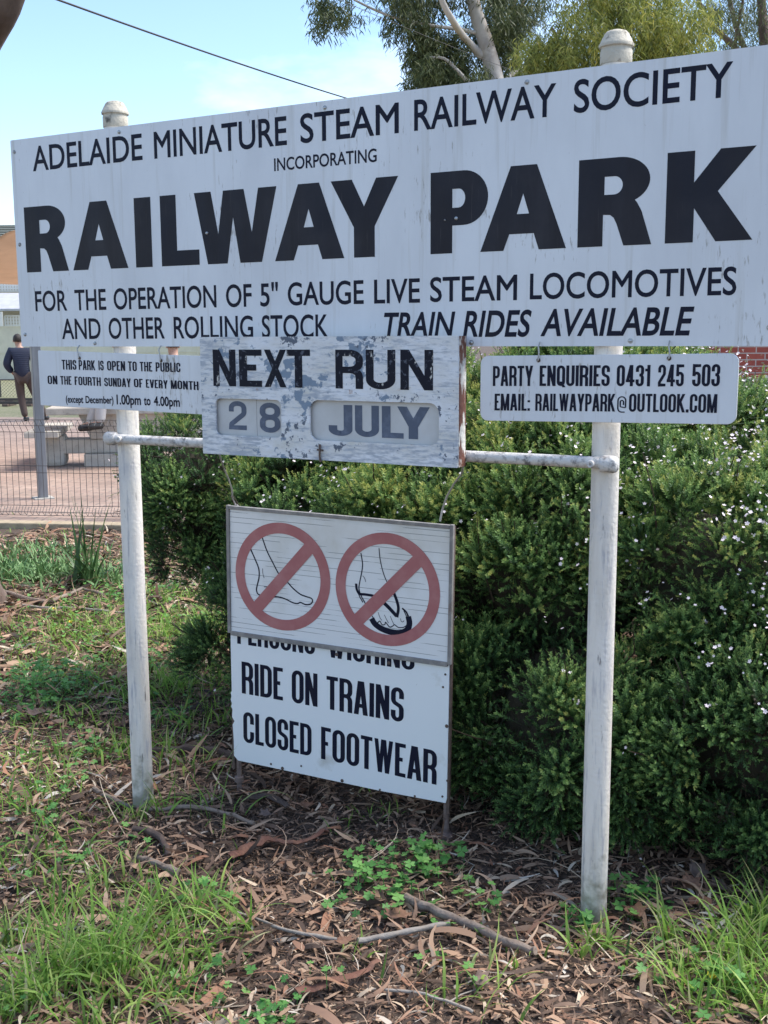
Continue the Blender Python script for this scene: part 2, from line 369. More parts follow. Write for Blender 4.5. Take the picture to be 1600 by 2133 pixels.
def font_mesh(words, offset=0.0, shear=0.0, y=0.0):
    mb = MB()
    for txt, x0, x1, z0, z1 in words:
        cu = bpy.data.curves.new('t', 'FONT'); cu.body = txt; cu.resolution_u = 5; cu.fill_mode = 'FRONT'
        me = to_mesh_xz('t', cu)
        a = np.empty(len(me.vertices)*3); me.vertices.foreach_get('co', a); a = a.reshape(-1, 3)
        polys = [tuple(p.vertices) for p in me.polygons]; bpy.data.meshes.remove(me)
        if offset: a = embolden(a, polys, offset)
        cap = .683
        a[:, 0] += shear*a[:, 2]
        lo, hi = a[:, 0].min(), a[:, 0].max()
        P = np.stack([x0+(a[:, 0]-lo)/(hi-lo)*(x1-x0), np.full(len(a), y), z0+a[:, 2]/cap*(z1-z0)], 1); mb.add(P, polys)
    me = bpy.data.meshes.new('lettering'); me.from_pydata(mb.v, [], mb.f); me.update(); return me
def earc(cx, cz, rx, rz, a0, a1, n=22): return [(cx+rx*math.cos(rad(a0+(a1-a0)*k/n)), cz+rz*math.sin(rad(a0+(a1-a0)*k/n))) for k in range(n+1)]
BIG = {
 'R': [[(0, 0), (0, 1), *earc(.55, .735, .41, .265, 90, -58), (.80, .475), (.86, .38), (1, 0), (.63, 0), (.53, .25), (.49, .32), (.44, .355), (.345, .36), (.345, 0)],
       [(.355, .79), (.355, .585), *earc(.485, .6875, .115, .1025, -90, 90)]],
 'A': [[(0, 0), (.354, 1), (.656, 1), (1, 0), (.69, 0), (.63, .195), (.345, .195), (.277, 0)], [(.43, .43), (.572, .43), (.502, .67)]],
 'I': [[(0, 0), (0, 1), (1, 1), (1, 0)]],
 'L': [[(0, 0), (0, 1), (.42, 1), (.42, .215), (1, .215), (1, 0)]],
 'W': [[(0, 1), (.209, 1), (.292, .41), (.362, 1), (.612, 1), (.70, .41), (.785, 1), (1, 1), (.814, 0), (.555, 0), (.478, .63), (.398, 0), (.154, 0)]],
 'Y': [[(0, 1), (.32, 1), (.5, .65), (.68, 1), (1, 1), (.655, .39), (.655, 0), (.345, 0), (.345, .39)]],
 'P': [[(0, 0), (0, 1), *earc(.58, .67, .42, .33, 90, -90), (.385, .34), (.385, 0)],
       [(.385, .785), (.385, .555), *earc(.49, .67, .118, .115, -90, 90)]],
 'K': [[(0, 0), (0, 1), (.318, 1), (.318, .655), (.61, 1), (1, 1), (.592, .545), (1, 0), (.587, 0), (.328, .375), (.328, 0)]],
}

# ------------------------------------------------------------------ ground
def gz(x, y):
    x = np.asarray(x, float); y = np.asarray(y, float)
    b = .010*np.sin(3.1*x+1.3)*np.cos(2.7*y+.4)+.008*np.sin(7.3*x+4.1*y)+.006*np.sin(5*y-9*x+2)
    k = np.clip((3.2-np.hypot(x+1.2, y-.2))/2.0, 0, 1)
    dip = sum(np.exp(-((x-a)**2+y**2)/.03) for a in (0.0, -1.72))      # soil scraped away round the post feet
    return b*k-.012*k-.028*dip
gx = np.concatenate([np.linspace(-300, -12, 12), np.linspace(-11, -4.6, 14), np.linspace(-4.4, 2.2, 110), np.linspace(2.6, 12, 10), np.linspace(20, 300, 10)])
gy = np.concatenate([np.linspace(-60, -6, 6), np.linspace(-5, -2.6, 6), np.linspace(-2.4, 3.2, 95), np.linspace(3.5, 12, 12), np.linspace(20, 400, 14)])
XX, YY = np.meshgrid(gx, gy); V = np.stack([XX.ravel(), YY.ravel(), gz(XX, YY).ravel()], 1)
nx, ny = len(gx), len(gy); ii = np.arange(nx*ny).reshape(ny, nx)
Fq = np.stack([ii[:-1, :-1].ravel(), ii[:-1, 1:].ravel(), ii[1:, 1:].ravel(), ii[1:, :-1].ravel()], 1)
M['soil'] = mat('soil_mulch', (.075, .05, .037), .95, noise=[((.17, .115, .08), 60, .48, .7), ((.03, .022, .017), 34, .5, .7), ((.26, .19, .14), 130, .6, .68)], bump=(70, 1.0))
o = link('ground', np_mesh('ground', V, Fq), M['soil']); tag(o, kind='structure')

# fence line and everything set out along it
FA = ground(0, 1083)[:2]; FB = ground(325, 1089)[:2]
fd = (FB-FA)/np.linalg.norm(FB-FA); fn = np.array([-fd[1], fd[0]])     # fn points away from the camera
def FP(s, t, z=0.0): p = FA+fd*s+fn*t; return np.array([p[0], p[1], z])
def slab(mb, s0, s1, t0, t1, z0, z1):
    P = [FP(s, t, z) for z in (z0, z1) for s, t in ((s0, t0), (s1, t0), (s1, t1), (s0, t1))]
    return mb.add(P, [(0, 3, 2, 1), (4, 5, 6, 7), (0, 1, 5, 4), (1, 2, 6, 5), (2, 3, 7, 6), (3, 0, 4, 7)])
RZ = math.atan2(fd[1], fd[0])
def brick_mat(name, c1, c2, mort, bw, bh, ms, rot=0, rough=.85, axis='xy'):
    m = bpy.data.materials.new(name); m.use_nodes = True; t = m.node_tree; b = t.nodes['Principled BSDF']
    co = t.nodes.new('ShaderNodeTexCoord').outputs['Object']; q = t.nodes.new('ShaderNodeMapping')
    q.inputs['Rotation'].default_value = (0, 0, -rot); t.links.new(co, q.inputs['Vector']); vec = q.outputs['Vector']
    if axis == 'xz':
        sp = t.nodes.new('ShaderNodeSeparateXYZ'); cb = t.nodes.new('ShaderNodeCombineXYZ'); t.links.new(vec, sp.inputs[0])
        t.links.new(sp.outputs['X'], cb.inputs['X']); t.links.new(sp.outputs['Z'], cb.inputs['Y']); vec = cb.outputs[0]
    k = t.nodes.new('ShaderNodeTexBrick'); k.inputs['Color1'].default_value = (*c1, 1); k.inputs['Color2'].default_value = (*c2, 1); k.inputs['Mortar'].default_value = (*mort, 1)
    k.inputs['Scale'].default_value = 1; k.inputs['Brick Width'].default_value = bw; k.inputs['Row Height'].default_value = bh; k.inputs['Mortar Size'].default_value = ms
    t.links.new(vec, k.inputs['Vector'])
    n = t.nodes.new('ShaderNodeTexNoise'); n.inputs['Scale'].default_value = 1.7; n.inputs['Detail'].default_value = 9; t.links.new(co, n.inputs['Vector'])
    x = t.nodes.new('ShaderNodeMix'); x.data_type = 'RGBA'; x.blend_type = 'MULTIPLY'; x.inputs['Factor'].default_value = .8
    r = t.nodes.new('ShaderNodeMapRange'); r.inputs['From Min'].default_value = .3; r.inputs['From Max'].default_value = .7; r.inputs['To Min'].default_value = .7; r.inputs['To Max'].default_value = 1.15
    t.links.new(n.outputs['Fac'], r.inputs['Value']); t.links.new(k.outputs['Color'], x.inputs['A']); t.links.new(r.outputs['Result'], x.inputs['B'])
    t.links.new(x.outputs['Result'], b.inputs['Base Color']); b.inputs['Roughness'].default_value = rough
    return m
M['paver'] = brick_mat('red_clay_pavers', (.40, .285, .225), (.33, .225, .18), (.22, .175, .145), .23, .115, .010, RZ)
M['kerb'] = mat('kerb_sandstone', (.46, .36, .24), .85, noise=((.30, .24, .16), 14, .4, .7), bump=(60, .3))
M['lawn'] = mat('mown_lawn', (.21, .20, .11), .95, noise=[((.29, .25, .17), 1.2, .45, .7), ((.09, .12, .04), 22, .45, .7)], bump=(80, .6))
TC = float((ground(30, 872)[:2]-FA)@fn)
mb = MB(); slab(mb, -16, 9, -.30, TC, -.2, .03); o = mb.obj('paved_court', M['paver']); tag(o, kind='structure')
mb = MB(); slab(mb, -14, 7, -.46, -.305, -.2, .055); o = mb.obj('kerb', M['kerb'], bevel=.01); tag(o, kind='structure')
mb = MB(); slab(mb, -60, 30, TC+.02, 60, -.2, .02); o = mb.obj('lawn', M['lawn']); tag(o, kind='structure')

# ------------------------------------------------------------------ sign posts
PX = (0.0, -1.72); POST_R = .038
for k, x in enumerate(PX):
    z0 = float(gz(x, 0))-.05
    t = empty('sign_post', (x, 0, 0), ('tall round white steel post with domed cap carrying the phone number sign', 'tall round white steel post with domed cap nearest the wire fence')[k], 'post', 'white posts of the sign')
    MB().lathe((x, 0, 0), [(POST_R, z0), (POST_R, .5), (POST_R, 1.2), (POST_R, 1.9), (POST_R, 2.392)], 32).obj('pole', M['post'], t, smooth=True)
    MB().lathe((x, 0, 0), [(.0405, 2.386), (.0415, 2.388), (.0415, 2.420), (.0400, 2.422), (.0400, 2.426), (.0450, 2.429), (.0455, 2.435), (.0435, 2.438), (.0365, 2.453), (.0340, 2.456), (.0325, 2.461), (.026, 2.468), (.014, 2.472), (.001, 2.4735)], 32).obj('cap', M['cap'], t, smooth=True)

# ------------------------------------------------------------------ main sign board
SY = -.05
t = empty('sign_board', (-.86, SY, 1.662), 'long white board lettered RAILWAY PARK in big black capitals', 'sign')
X0, X1, Z0, Z1 = -2.163, .447, 1.662, 2.377
me = curve_mesh('panel', [rrect(X0, Z0, X1, Z1, .004, 2)], .004); o = link('panel', me, M['sign'], t); o.data.transform(Matrix.Translation((0, SY+.004, 0)))
mb = MB()
for zz in (1.72, 2.02, 2.32): mb.box(((X0+X1)/2, SY+.0098, zz), (X1-X0-.06, .003, .04))
mb.obj('backing_rail', M['sign_edge'], t)
def sx(px, py): return float(onY(px, py, SY)[0])
YL = SY-.0006
def put_text(words, mtl, par, **k):
    for w_ in words: tag(link('lettering', font_mesh([w_], y=YL, **k), mtl, par), 'black word '+w_[0].replace('"', ' inch'))
def W(txt, a, b, z0, z1): return (txt, sx(*a), sx(*b), z0, z1)
l1 = [W('ADELAIDE', (69, 353), (297.5, 333), 2.266, 2.346), W('MINIATURE', (322, 329), (598, 301), 2.265, 2.346), W('STEAM', (626, 293.5), (831, 277), 2.265, 2.346),
      W('RAILWAY', (863, 272), (1159, 178), 2.266, 2.347), W('SOCIETY', (1195, 234), (1527.6, 130), 2.268, 2.348)]
put_text(l1, M['ink'], t, offset=.012)
put_text([W('INCORPORATING', (571.5, 355), (785, 336.6), 2.191, 2.227)], M['ink'], t, offset=.014)
l4 = [W('FOR', (74.6, 647), (140.7, 646.6), 1.787, 1.855), W('THE', (155, 607.7), (222, 645.5), 1.787, 1.855), W('OPERATION', (237, 624), (451.5, 641), 1.787, 1.855), W('OF', (471, 620), (524, 596), 1.787, 1.855),
      W('5"', (542.7, 639), (579, 594), 1.787, 1.855), W('GAUGE', (600, 636), (758, 633), 1.788, 1.855), W('LIVE', (779.7, 632), (875, 629.5), 1.788, 1.855), W('STEAM', (896, 628), (1077, 624.5), 1.789, 1.856),
      W('LOCOMOTIVES', (1103.7, 624), (1533.5, 611), 1.79, 1.857)]
put_text(l4, M['ink'], t, offset=.012)
l5 = [W('AND', (130, 705.7), (210.7, 705), 1.689, 1.757), W('OTHER', (226.8, 690), (343.7, 705.7), 1.689, 1.757), W('ROLLING', (363, 705), (527.5, 690), 1.689, 1.757), W('STOCK', (546, 690), (684.5, 700), 1.689, 1.757)]
put_text(l5, M['ink'], t, offset=.012)
l6 = [W('TRAIN', (800, 657.5), (948.7, 652), 1.690, 1.758), W('RIDES', (964.5, 699.5), (1108, 649), 1.690, 1.759), W('AVAILABLE', (1125.7, 698.7), (1447, 640), 1.691, 1.760)]
put_text(l6, M['ink'], t, offset=.020, shear=.21)
loops = []
for ch, a, b in (('R', (57, 569), (144.2, 565)), ('A', (153.3, 566), (268, 560.5)), ('I', (284.2, 560.5), (318.5, 559)), ('L', (338, 558), (416.5, 555)), ('W', (404, 403), (576, 389.7)),
                 ('A', (573.5, 549), (717.7, 542.7)), ('Y', (689, 380), (829.7, 367.7)), ('P', (897, 533.2), (1017, 412.5)), ('A', (1000.6, 528.7), (1179, 521)), ('R', (1202.7, 517.7), (1356.7, 509)), ('K', (1384.7, 509), (1567.4, 498.5))):
    xa, xb = sx(*a), sx(*b)
    mesh = curve_mesh('lettering', [[(xa+u*(xb-xa), 1.922+v*.224) for u, v in lp] for lp in BIG[ch]])
    mesh.transform(Matrix.Translation((0, YL, 0))); loops.append(mesh)
for lp, lab in ((loops[:7], 'heavy black word RAILWAY'), (loops[7:], 'heavy black word PARK')):
    bm = bmesh.new()
    for mesh in lp: bm.from_mesh(mesh)
    mesh = bpy.data.meshes.new('lettering'); bm.to_mesh(mesh); bm.free(); tag(link('lettering', mesh, M['inkbig'], t), lab)
def bolt(x, y, z, r, par, mtl=None):
    mb = MB(); mb.lathe((x, y+.001, z), [(r*1.35, 0), (r*1.35, .0015), (r*.95, .0016), (r*.92, .004), (r*.6, .0055), (.0005, .006)], 12, axis=(0, -1, 0))
    return mb.obj('bolt', mtl or M['bolt'], par, smooth=True)
for x, z in ((-2.146, 2.336), (-2.144, 2.02), (-2.142, 1.705), (-1.661, 2.360), (-1.809, 1.673), (-.863, 2.357), (-.227, 2.359), (-.384, 1.672), (.075, 1.676), (.425, 1.707), (.425, 2.336), (-1.31, 2.019), (-.433, 2.017), (-.468, 2.014)):
    bolt(x, SY, z, .0055 if x != -.468 else .003, t)

# ------------------------------------------------------------------ cross rail
t = empty('cross_rail', (-.86, -.056, 1.349), 'thin mouldy white pipe running level from post to post', 'rail')
RY = -.056
n_ = 20; MB().tube([(-1.735+(1.76*i/n_), RY, 1.346+.004*i/n_) for i in range(n_+1)], .0165, 16).obj('pipe', M['pipe'], t, smooth=True)
for x in (-1.745, .028):
    MB().lathe((x-.022, RY, 1.347), [(.015, -.004), (.021, 0), (.023, .006), (.0235, .034), (.021, .042), (.016, .046)], 18, axis=(1, 0, 0)).obj('end_fitting', M['pipe'], t, smooth=True)
    xs = x+(-.045 if x > -1 else .05)
    MB().lathe((xs, RY-.012, 1.347), [(.011, 0), (.011, .008), (.009, .012), (.004, .012), (.004, .009)], 12, axis=(0, -1, 0)).obj('set_screw', M['pipe'], t, smooth=True)

# ------------------------------------------------------------------ NEXT RUN case
BY = -.125
t = empty('schedule_case', (-.84, -.1, 1.323), 'flaking white NEXT RUN case with two date windows', 'sign')
bx0, bx1, bz0, bz1 = -1.294, -.390, 1.322, 1.692
def bxz(px, py): p = onY(px, py, BY); return float(p[0]), float(p[2])
winL = rrect(-1.239, 1.384, -.988, 1.500, .018); winR = rrect(-.884, 1.382, -.449, 1.503, .03)
me = curve_mesh('front', [rrect(bx0, bz0, bx1, bz1, .003, 2), winL, winR], .0035); me.transform(Matrix.Translation((0, BY+.0035, 0)))
link('front', me, M['case'], t)
mb = MB(); d_ = .044; yc = BY+.0072+d_/2
mb.box((bx0+.004, yc, (bz0+bz1)/2), (.006, d_, bz1-bz0-.002)); mb.box(((bx0+bx1)/2, yc, bz1-.004), (bx1-bx0-.016, d_, .006)); mb.box(((bx0+bx1)/2, yc, bz0+.004), (bx1-bx0-.016, d_, .006))
mb.obj('casing', M['case'], t)
o = MB().box((bx1-.003, yc, (bz0+bz1)/2), (.008, d_, bz1-bz0-.002)).obj('casing', M['caseside'], t); tag(o, 'rusty peeling side of the case')
mb = MB(); mb.box(((bx0+bx1)/2, BY+.054, (bz0+bz1)/2), (bx1-bx0-.02, .003, bz1-bz0-.02)); mb.obj('back_plate', M['rust'], t)
def plate(x0, x1, z0, z1, y):
    return MB().box(((x0+x1)/2, y, (z0+z1)/2), (x1-x0, .003, z1-z0))
DY = BY+.016
plate(-1.25, -1.0905, 1.374, 1.51, DY).obj('date_plate', M['date'], t); plate(-1.0895, -.978, 1.374, 1.51, DY+.0005).obj('date_plate', M['date'], t); plate(-.894, -.44, 1.374, 1.512, DY).obj('date_plate', M['date'], t)
def case_text(words, wv, wh, gap, y, mtl, lab):
    me = word_mesh(words, wv, wh, gap); me.transform(Matrix.Translation((0, y, 0))); o = link('lettering', me, mtl, t); tag(o, lab); return o
cw = []
for ch, a, b in (('N', 117, 243), ('E', 262, 388), ('X', 402, 523), ('T', 527, 657), ('R', 797, 950), ('U', 966, 1130), ('N', 1158, 1340)):
    x0 = bxz(400+a/2.6667, 760)[0]; x1 = bxz(400+b/2.6667, 760)[0]; cw.append((ch, x0, x1, 1.539, 1.653))
case_text(cw[:4], .135, .165, .05, BY-.0006, M['casink'], 'worn black word NEXT'); case_text(cw[4:], .125, .165, .05, BY-.0006, M['casink'], 'worn black word RUN')
def dxz(px, py): p = onY(px, py, DY); return float(p[0]), float(p[2])
dw = []
for ch, a, b, y0, y1 in (('2', 210, 303, 572, 416), ('8', 381, 490, 592, 416), ('J', 762, 892, 595, 434), ('U', 908, 1040, 605, 441), ('L', 1057, 1177, 618, 446), ('Y', 1143, 1322, 620, 452)):
    xa, za = dxz(400+a/2.6667, 680+y0/2.6667); xb, zb = dxz(400+b/2.6667, 680+y1/2.6667)
    dw.append((ch, xa, xb, za if ch in '2' else 1.397, zb if ch in '2' else 1.490))
case_text(dw[:1], .125, .165, .05, DY-.0022, M['dateink'], 'grey stencil numeral 2'); case_text(dw[1:2], .125, .165, .05, DY-.0022, M['dateink'], 'grey stencil numeral 8'); case_text(dw[2:], .145, .17, .05, DY-.0022, M['dateink'], 'grey stencil word JULY')
hx, hz = bxz(668, 945)
mb = MB(); mb.tube([(hx, BY-.004, hz+.028), (hx+.002, BY-.008, hz+.012), (hx, BY-.006, hz-.008), (hx+.002, BY-.004, hz-.024)], [.004, .0035, .003, .004], 8); mb.tube([(hx-.009, BY-.005, hz+.012), (hx+.012, BY-.005, hz+.011)], .003, 8)
mb.obj('latch_pin', M['rust'], t)

# ------------------------------------------------------------------ small hanging signs
def small_sign(name, label, x0, x1, zl0, zl1, zr0, zr1, y, r):
    t = empty(name, ((x0+x1)/2, y, min(zl0, zr0)), label, 'sign')
    P = rrect(0, 0, 1, 1, .0001, 1)
    w_, h_ = x1-x0, zl1-zl0
    lp = [(x0+u, zl0+v+(zr0-zl0)*u/w_+(v/h_)*((zr1-zr0)-(zl1-zl0))*u/w_) for u, v in rrect(0, 0, w_, h_, r)]
    me = curve_mesh('panel', [lp], .002, .0012); me.transform(Matrix.Translation((0, y+.0032, 0))); link('panel', me, M['sign'], t)
    return t
t = small_sign('notice_sign', 'small white notice of opening times hanging beneath the left of the long board', -2.068, -1.275, 1.455, 1.647, 1.442, 1.629, -.064, .003)
NY = -.064
def nz_(px, py): p = onY(px, py, NY); return float(p[0]), float(p[2])
def line_skew(me, x0, z0, slope):
    a = np.empty(len(me.vertices)*3); me.vertices.foreach_get('co', a); a = a.reshape(-1, 3); a[:, 2] += (a[:, 0]-x0)*slope; me.vertices.foreach_set('co', a.ravel()); me.update()
def seg_text(par, y, rows, kind, lab, **k):
    """rows: (text, (xl, yl), (xr, yr), ytop_left): pixels of the photograph read onto the sign's own plane"""
    out = []
    for txt, a, b, tp in rows:
        p, q, u = onY(*a, y), onY(*b, y), onY(a[0], tp, y)
        wds = [(txt, p[0], q[0], p[2], u[2])]
        me = font_mesh(wds, y=0, **k) if kind == 'font' else word_mesh(wds, **k)
        line_skew(me, p[0], p[2], (q[2]-p[2])/(q[0]-p[0])); me.transform(Matrix.Translation((0, y-.0008, 0))); tag(link('lettering', me, M['ink'], par), 'word '+txt)
Z1_ = lambda x, y: (x/3.0467, 450+y/3.0467)
def r1(txt, x0, x1, yb, yt): a = Z1_(x0, yb[0]); b = Z1_(x1, yb[1]); return (txt, a, b, Z1_(0, yt)[1])
rows = [r1('THIS', 395, 487, (974, 976), 912), r1('PARK', 502, 606, (976, 979), 914), r1('IS', 627, 660, (979, 980), 917), r1('OPEN', 682, 796, (980, 983), 919), r1('TO', 815, 870, (983, 985), 922), r1('THE', 890, 968, (985, 987), 925), r1('PUBLIC', 990, 1147, (987, 991), 928),
        r1('ON', 305, 366, (1066, 1068), 1012), r1('THE', 386, 456, (1069, 1071), 1015), r1('FOURTH', 476, 642, (1072, 1079), 1018), r1('SUNDAY', 664, 832, (1080, 1086), 1026), r1('OF', 852, 908, (1086, 1089), 1031), r1('EVERY', 928, 1066, (1089, 1096), 1036), r1('MONTH', 1086, 1262, (1096, 1105), 1042)]
seg_text(t, NY, rows, 'stroke', 'condensed black capitals on the opening notice', wv=.165, wh=.135, gap=.075)
rows = [r1('(except', 420, 530, (1183, 1186), 1140), r1('December)', 545, 722, (1186, 1190), 1143), r1('1.00pm', 742, 896, (1194, 1198), 1135), r1('to', 915, 957, (1199, 1200), 1142), r1('4.00pm', 978, 1143, (1202, 1209), 1145)]
seg_text(t, NY, rows, 'font', 'black opening hours line', offset=.022)
t2 = small_sign('contact_sign', 'white rounded sign with a party phone number hanging on the post', -.347, .357, 1.455, 1.634, 1.467, 1.643, -.066, .022)
EY = -.066
Z5 = lambda x, y: (960+x/2.5, 680+y/2.5)
def r5(txt, x0, x1, yb, yt): a = Z5(x0, yb[0]); b = Z5(x1, yb[1]); return (txt, a, b, Z5(0, yt)[1])
rows = [r5('PARTY', 167, 375, (310, 310), 206), r5('ENQUIRIES', 410, 775, (310, 311), 204), r5('0431', 811, 985, (311, 312), 201), r5('245', 1026, 1160, (312, 312), 199), r5('503', 1204, 1348, (312, 312), 197),
        r5('EMAIL:', 176, 360, (437, 439), 350), r5('RAILWAYPARK', 388, 803, (439, 443), 350), r5('@', 810, 865, (443, 444), 352), r5('OUTLOOK.COM', 875, 1333, (444, 450), 350)]
seg_text(t2, EY, rows, 'stroke', 'condensed black capitals with phone number and email', wv=.168, wh=.125, gap=.06)

# wires
def hang_wire(label, pts, r=.0016, group='wires the small signs hang from'):
    mb = MB(); mb.tube(pts, r, 6); o = mb.obj('hanging_wire', M['wire']); tag(o, label, 'wire', group); return o
for lab, (ax, ay), (bx_, by_), y in (('short rusty wire at the upper left of the opening notice', (161, 727), (166, 744), NY), ('short rusty wire nearer the NEXT RUN case on the opening notice', (331, 728), (336, 749), NY),
                                 ('short rusty wire hook above the word ENQUIRIES', (1121, 722), (1122, 748), EY), ('short rusty wire hook above the end of the phone number', (1392, 720), (1394, 744), EY)):
    p, q = onY(ax, ay, y), onY(bx_, by_, y)
    hang_wire(lab, [p+[0, .012, .012], p+[.002, -.003, 0], (p+q)/2+[.004, -.006, 0], q+[.001, -.006, -.002], q+[-.003, -.002, -.006]], .0022)
    mb = MB(); mb.lathe(q+[0, -.0005, -.003], [(.006, 0), (.006, .0012), (.001, .0014)], 10, axis=(0, -1, 0)); o = mb.obj('eyelet', M['rust'], t if y == NY else t2)

# ------------------------------------------------------------------ footwear sign on its rusty stand
O = np.array([-1.4837, .226, .1268]); a_, tl_, r_ = .059, -.0038, -.0138
ex = np.array([math.cos(a_), math.sin(a_), 0]); nn = np.array([math.sin(a_), -math.cos(a_), 0]); ez = np.array([0, 0, 1.])
ez2 = math.cos(tl_)*ez+math.sin(tl_)*nn; E1 = math.cos(r_)*ex+math.sin(r_)*ez2; E2 = -math.sin(r_)*ex+math.cos(r_)*ez2; EN = np.cross(E1, E2)  # towards viewer
FW, FH, FM = .8795, .9663, .4908
t = empty('footwear_sign', O, 'white footwear rule sign with two crossed out feet, standing on rusty legs', 'sign')
Rm = Matrix((tuple(E1), tuple(-EN), tuple(E2))).transposed(); t.rotation_euler = Rm.to_euler()
def fu(px, py):
    p = at_plane(px, py, EN, EN@O)-O; return float(p@E1), float(p@E2)
def c4(x, y): return fu(460+x/2.9212, 1030+y/2.9212)
me = curve_mesh('upper_panel', [rrect(.012, FM+.008, FW-.012, FH-.012, .002, 1)], .003); me.transform(Matrix.Translation((0, -.002, 0))); link('upper_panel', me, M['cor'], t, world=False)
M['lowpanel'] = mat('stained_white_panel', (.76, .79, .82), .42, noise=[((.45, .43, .38), 4, .62, .8), ((.2, .15, .1), 50, .70, .76)], spec=.5)
chip = [(.012, .02), (.03, .004), (.30, .002), (.62, -.001), (FW-.012, .003), (FW-.008, .02), (FW-.008, FM+.004), (.004, FM+.004), (.004, .44), (.006, .27), (.001, .262), (.004, .25), (.001, .235), (.006, .222), (.002, .21), (.008, .20), (.006, .17), (.016, .155), (.008, .14), (.012, .08)]
me = curve_mesh('lower_panel', [chip], .002); me.transform(Matrix.Translation((0, .003, 0))); link('lower_panel', me, M['lowpanel'], t, world=False)
mb = MB(); fw_ = .012
for x in (fw_/2-.001, FW-fw_/2+.001): mb.box((x, -.004, (FM+FH)/2+.003), (fw_, .016, FH-FM-.002))
for z in (FH-.006, FM+.004): mb.box((FW/2, -.004, z), (FW-2*fw_+.001, .0155, .013 if z > FM+.1 else .016))
mb.obj('frame', M['rustgrey'], t, world=False, bevel=.0015)
mb = MB(); mb.box((FW-.006, .011, FH/2-.02), (.010, .014, FH+.03)); mb.box((.006, .013, FH/2-.02), (.010, .014, FH+.03)); mb.box((FW/2, .014, .05), (FW-.03, .012, .02)); mb.box((FW/2, .014, FM), (FW-.03, .012, .02))
mb.obj('stand_frame', M['rust'], t, world=False)
for u, d_, foot in ((.026, .150, False), (FW-.014, .118, True)):
    mb = MB(); mb.tube([(u, .014, .03), (u, .014, -.07), (u+.002, .014, -d_)], [.010, .010, .011], 10)
    if foot: mb.lathe((u, .014, -d_), [(.030, -.01), (.030, 0), (.024, .006), (.013, .012)], 16)
    else: mb.lathe((u, .014, -.075), [(.011, -.012), (.018, -.008), (.018, .010), (.011, .014)], 10)
    mb.obj('leg', M['rustleg'], t, world=False, smooth=True)
# red rings, bars, foot drawings
def ring_obj(cu, cv, R, r, p0, p1, bw):
    n = 64; lo = [(cu+R*math.cos(2*math.pi*k/n), cv+R*math.sin(2*math.pi*k/n)) for k in range(n)]; li = [(cu+r*math.cos(2*math.pi*k/n), cv+r*math.sin(2*math.pi*k/n)) for k in range(n)]
    me = curve_mesh('prohibition_ring', [lo, li]); me.transform(Matrix.Translation((0, -.0062, 0)))
    d = np.array(p1)-np.array(p0); d /= np.linalg.norm(d); nrm = np.array([-d[1], d[0]])*bw/2
    c = np.array([cu, cv]); off = ((np.array(p0)+np.array(p1))/2-c); off = off-(off@d)*d; c = c+off
    h = math.sqrt(max(((R+r)/2)**2-off@off, 0))
    bar = [c-d*h-nrm, c+d*h-nrm, c+d*h+nrm, c-d*h+nrm]
    bm = bmesh.new(); bm.from_mesh(me); vs = [bm.verts.new((q[0], -.0066, q[1])) for q in bar]; bm.faces.new(vs); bm.to_mesh(me); bm.free()
    link('prohibition_ring', me, M['red'], t, world=False)
RG = []
for xl, xr, yt, yb, xm, ym, b0, b1, bwp in ((105, 662, 160, 835, 384, 497, (238, 672), (540, 328), 56), (715, 1327, 218, 932, 1021, 575, (846, 755), (1200, 405), 60)):
    pl, pr, pt, pb = c4(xl, ym), c4(xr, ym), c4(xm, yt), c4(xm, yb)
    cu = (pl[0]+pr[0])/2; cv = (pt[1]+pb[1])/2; R = ((pr[0]-pl[0])+(pt[1]-pb[1]))/4; RG.append((cu, cv, R))
    ring_obj(cu, cv, R, R*.80, c4(*b0), c4(*b1), R*.235)
def drawing(lines):
    mb = MB()
    for i, (wd, P) in enumerate(lines):
        q = [np.array(c4(*p)) for p in P]
        # round the polyline by one pass of Catmull-Rom
        if len(q) > 2:
            qq = []
            for k in range(len(q)-1):
                p0, p1, p2, p3 = q[max(k-1, 0)], q[k], q[k+1], q[min(k+2, len(q)-1)]
                for s in (0, .25, .5, .75): qq.append(.5*((2*p1)+(-p0+p2)*s+(2*p0-5*p1+4*p2-p3)*s*s+(-p0+3*p1-3*p2+p3)*s**3))
            qq.append(q[-1]); q = qq
        V, F = stroke(q, wd, wd); mb.add([(v[0], -.0055-.00004*i, v[1]) for v in V], F)
    me = bpy.data.meshes.new('pictogram'); me.from_pydata(mb.v, [], mb.f); me.update(); return me
foot1 = [(.0048, [(258, 262), (285, 340), (320, 410), (362, 488), (405, 525), (440, 565), (485, 603), (520, 618), (555, 630), (563, 648), (550, 665), (520, 668), (490, 655), (470, 662), (440, 655), (400, 635), (360, 622), (318, 619)]),
         (.0052, [(187, 332), (215, 395), (236, 450), (238, 500), (228, 545), (222, 578), (230, 602), (248, 612)]), (.0022, [(260, 448), (261, 480), (269, 506)]), (.0026, [(268, 560), (300, 561)])]
